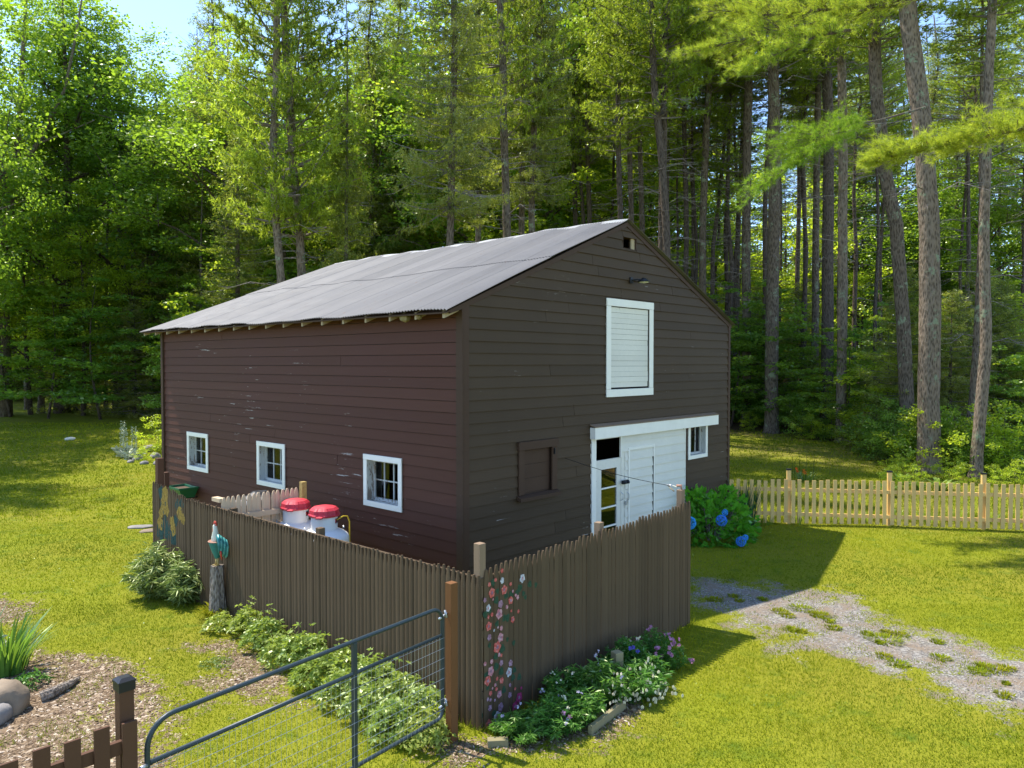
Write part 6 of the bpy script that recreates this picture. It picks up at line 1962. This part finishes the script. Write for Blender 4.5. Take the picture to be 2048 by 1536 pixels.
# ferns behind the new fence
for i, (px, py) in enumerate(((1800, 968), (1835, 985), (1770, 992), (1880, 980))):
    p = gpt(px, py); rng = np.random.default_rng(130 + i)
    v, f, tt = strip_blades(34, 0.6, 0.55, 0.10, 0.5, rng, base_r=0.15)
    tag(inst('fern', np_mesh('fern', v, f, [M['fern']], tint=tt), None, (p.x, p.y, p.z)), 'sunlit yellow green fern behind the new picket fence', 'fern', 'ferns behind the new picket fence')
# scrappy growth along the foot of the new fence
for i in range(26):
    px = 1520 + 560 * (i + 0.5) / 26
    p = gpt(px, 1044 + rt.uniform(-6, 4))
    rng = np.random.default_rng(200 + i)
    v, f, tt = strip_blades(60, rng.uniform(.2, .42), 0.22, 0.012, 0.3, rng, base_r=0.22)
    tag(inst('grass_tuft', np_mesh('grass_tuft', v, f, [M['grass' if i % 3 else 'fern']], tint=tt), None, (p.x, p.y, p.z)), 'rough tuft of long grass at the foot of the new picket fence', 'grass tuft', 'long grass tufts along the new picket fence')
# weeds in the gravel and chips
wrng = np.random.default_rng(500)
WD = [(1600, 1218, .13), (1640, 1232, .11), (1770, 1282, .16), (1800, 1270, .08), (1880, 1318, .09), (1955, 1345, .09), (1990, 1342, .11)]
for k in range(22):
    wx_ = wrng.uniform(1400, 2048)
    WD.append((wx_, float(np.interp(wx_, [1400, 1500, 1600, 1800, 2048], [1190, 1205, 1235, 1290, 1375])) + wrng.uniform(-32, 45), wrng.uniform(.03, .10)))
for i, (px, py, s) in enumerate(WD):
    p = gpt(px, py); rng = np.random.default_rng(600 + i)
    v, f, tt = strip_blades(int(60 + 1200 * s), 0.05, s * 0.5, 0.011, 0.3, rng, base_r=s * 1.5)
    tag(inst('weed_patch', np_mesh('weed_patch', v, f, [M['grass']], tint=tt), None, (p.x, p.y, p.z)), 'green weed patch growing in the gravel track', 'weeds', 'weed patches in the gravel track')
# ------------------------------------------------------------------ grass blades, chips and gravel stones
def scatter_grass():
    rng = np.random.default_rng(42)
    V, T = [], []
    zones = [(4.2, 8.0, 3000, 0.008, 0.030), (8.0, 12.0, 2200, 0.009, 0.030), (12.0, 18.0, 900, 0.013, 0.034), (18.0, 27.0, 200, 0.027, 0.06), (27.0, 40.0, 60, 0.045, 0.075)]
    PX, PY, PW, PH = [], [], [], []
    for y0, y1, dens, w, h in zones:
        xm = 0.95 * y1 + 1.5
        n = int((y1 - y0) * 2 * xm * dens)
        x = rng.uniform(-xm, xm, n); y = rng.uniform(y0, y1, n)
        k = np.abs(x) < 0.92 * y + 1.5
        x, y = x[k], y[k]
        g, m, l = masks(x, y)
        j = rng.normal(0, 0.24, len(x))
        keep = ((g + j < 0.02) | (rng.random(len(x)) < 0.35 * (fbm(x * 2.1, y * 2.1, 31) > 0.55))) & ((m + j < 0.02) | (rng.random(len(x)) < 0.45 * (fbm(x * 3, y * 3, 4) > 0.53))) & (l < rng.random(len(x)) * 2 - 0.5)
        # not inside the barn
        bx = (x - P0.x) * GX.x + (y - P0.y) * GX.y; by = (x - P0.x) * GY.x + (y - P0.y) * GY.y
        keep &= ~((bx > 0) & (by > 0) & (bx < W_) & (by < L_))
        keep &= fbm(x * 2.3, y * 2.3, 7) + rng.random(len(x)) * 0.5 > 0.42
        x, y = x[keep], y[keep]
        PX.append(x); PY.append(y); PW.append(np.full(len(x), w)); PH.append(np.full(len(x), h))
    x, y, w, h = map(np.concatenate, (PX, PY, PW, PH))
    n = len(x)
    z = gz(x, y)
    a = rng.uniform(0, 6.283, n)
    hh = h * rng.uniform(0.5, 1.25, n) * (0.7 + 0.7 * fbm(x * 1.1, y * 1.1, 3))
    fx_ = (x - F0.x) * GX.x + (y - F0.y) * GX.y; fy_ = (x - F0.x) * GY.x + (y - F0.y) * GY.y
    d1 = np.where((fx_ > -0.3) & (fx_ < FR + 0.2), np.abs(fy_), 9); d2 = np.where((fy_ > -0.3) & (fy_ < FL + 0.2), np.abs(fx_), 9)
    hh *= 1 + 2.6 * np.exp(-np.minimum(d1, d2) / 0.10)
    lean = rng.normal(0, 0.5, (n, 2)) * hh[:, None]
    P = np.stack([x, y, z], 1)
    S = np.stack([np.cos(a), np.sin(a), 0 * a], 1) * (w * rng.uniform(0.6, 1.3, n))[:, None] * 0.5
    tip = P + np.stack([lean[:, 0], lean[:, 1], hh], 1)
    v = np.stack([P - S, P + S, tip], 1).reshape(-1, 3)
    big = fbm(x * 0.45, y * 0.45, 11)
    tint = np.clip(rng.normal(0.5, 0.22, n) + (big - 0.5) * 1.9, 0, 1)
    me = np_mesh('lawn_grass', v, np.arange(3 * n).reshape(n, 3), [M['grass']], tint=np.repeat(tint, 3))
    tag(inst('lawn_grass', me), kind='stuff')
    print('grass', n)
scatter_grass()

def scatter_bits():
    rng = np.random.default_rng(9)
    for name, which, dens, s0, s1, mat in (('gravel', 0, 150, 0.006, 0.015, 'gravelbits'), ('wood_chips', 1, 420, 0.012, 0.032, 'chipbits')):
        n = int(32 * 14 * dens)
        x = rng.uniform(-9, 14, n); y = rng.uniform(4.2, 14, n)
        k = np.abs(x) < 0.72 * y + 0.6
        x, y = x[k], y[k]
        q = masks(x, y)[which]
        k = q + rng.normal(0, 0.1, len(q)) > 0.0
        x, y = x[k], y[k]; n = len(x)
        P = np.stack([x, y, gz(x, y) + 0.004], 1)
        a = rng.uniform(0, 6.283, n); s = rng.uniform(s0, s1, n)[:, None]
        u = np.stack([np.cos(a), np.sin(a), rng.normal(0, 0.25, n)], 1); w = np.stack([-np.sin(a), np.cos(a), rng.normal(0, 0.25, n)], 1)
        asp = 0.8 if which == 0 else 0.4
        top = np.array([0, 0, 1.0]) * s * (0.6 if which == 0 else 0.3)
        v = np.stack([P + u * s, P + w * s * asp, P - u * s, P - w * s * asp, P + top], 1).reshape(-1, 3)
        b = (np.arange(n) * 5)[:, None]
        f = np.concatenate([b + np.array([[0, 1, 4]]), b + np.array([[1, 2, 4]]), b + np.array([[2, 3, 4]]), b + np.array([[3, 0, 4]])])
        tag(inst(name, np_mesh(name, v, f, [M[mat]], tint=np.repeat(rng.random(n), 5))), kind='stuff')
def tint_mat(name, stops):
    m, nt, out = new_mat(name); N = NT(nt)
    at = N.n('Attribute', attribute_name='tint')
    N.bsdf(N.ramp(at.outputs['Fac'], stops), 0.95, None, 0, 0.15, out); return m
M['gravelbits'] = tint_mat('gravel_stones', [(0, (0.12, 0.112, 0.105)), (0.5, (0.22, 0.2, 0.18)), (1, (0.38, 0.35, 0.32))])
M['chipbits'] = tint_mat('bark_chips', [(0, (0.08, 0.052, 0.03)), (0.5, (0.19, 0.13, 0.08)), (0.85, (0.30, 0.22, 0.145)), (1, (0.55, 0.46, 0.36))])
scatter_bits()
# white clover heads and daisies sprinkled on the lawn
def clover():
    rng = np.random.default_rng(12)
    n = 2200
    x = rng.uniform(-12, 12, n); y = rng.uniform(5, 20, n)
    g, m, l = masks(x, y)
    k = (fbm(x * 0.6, y * 0.6, 21) > 0.5) & (g < -0.1) & (m < -0.1) & (np.abs(x) < 0.72 * y)
    x, y = x[k], y[k]; n = len(x)
    P = np.stack([x, y, gz(x, y) + 0.045], 1)
    a = rng.uniform(0, 6.283, n)
    D = np.stack([np.cos(a), np.sin(a), 0.3 + 0 * a], 1)
    me = leaves_mesh('clover_leaves', P - D * 0.012, D, 0.03, 0.026, [M['cutleaf']], rng)
    tag(inst('clover_leaves', me), kind='stuff')
clover()
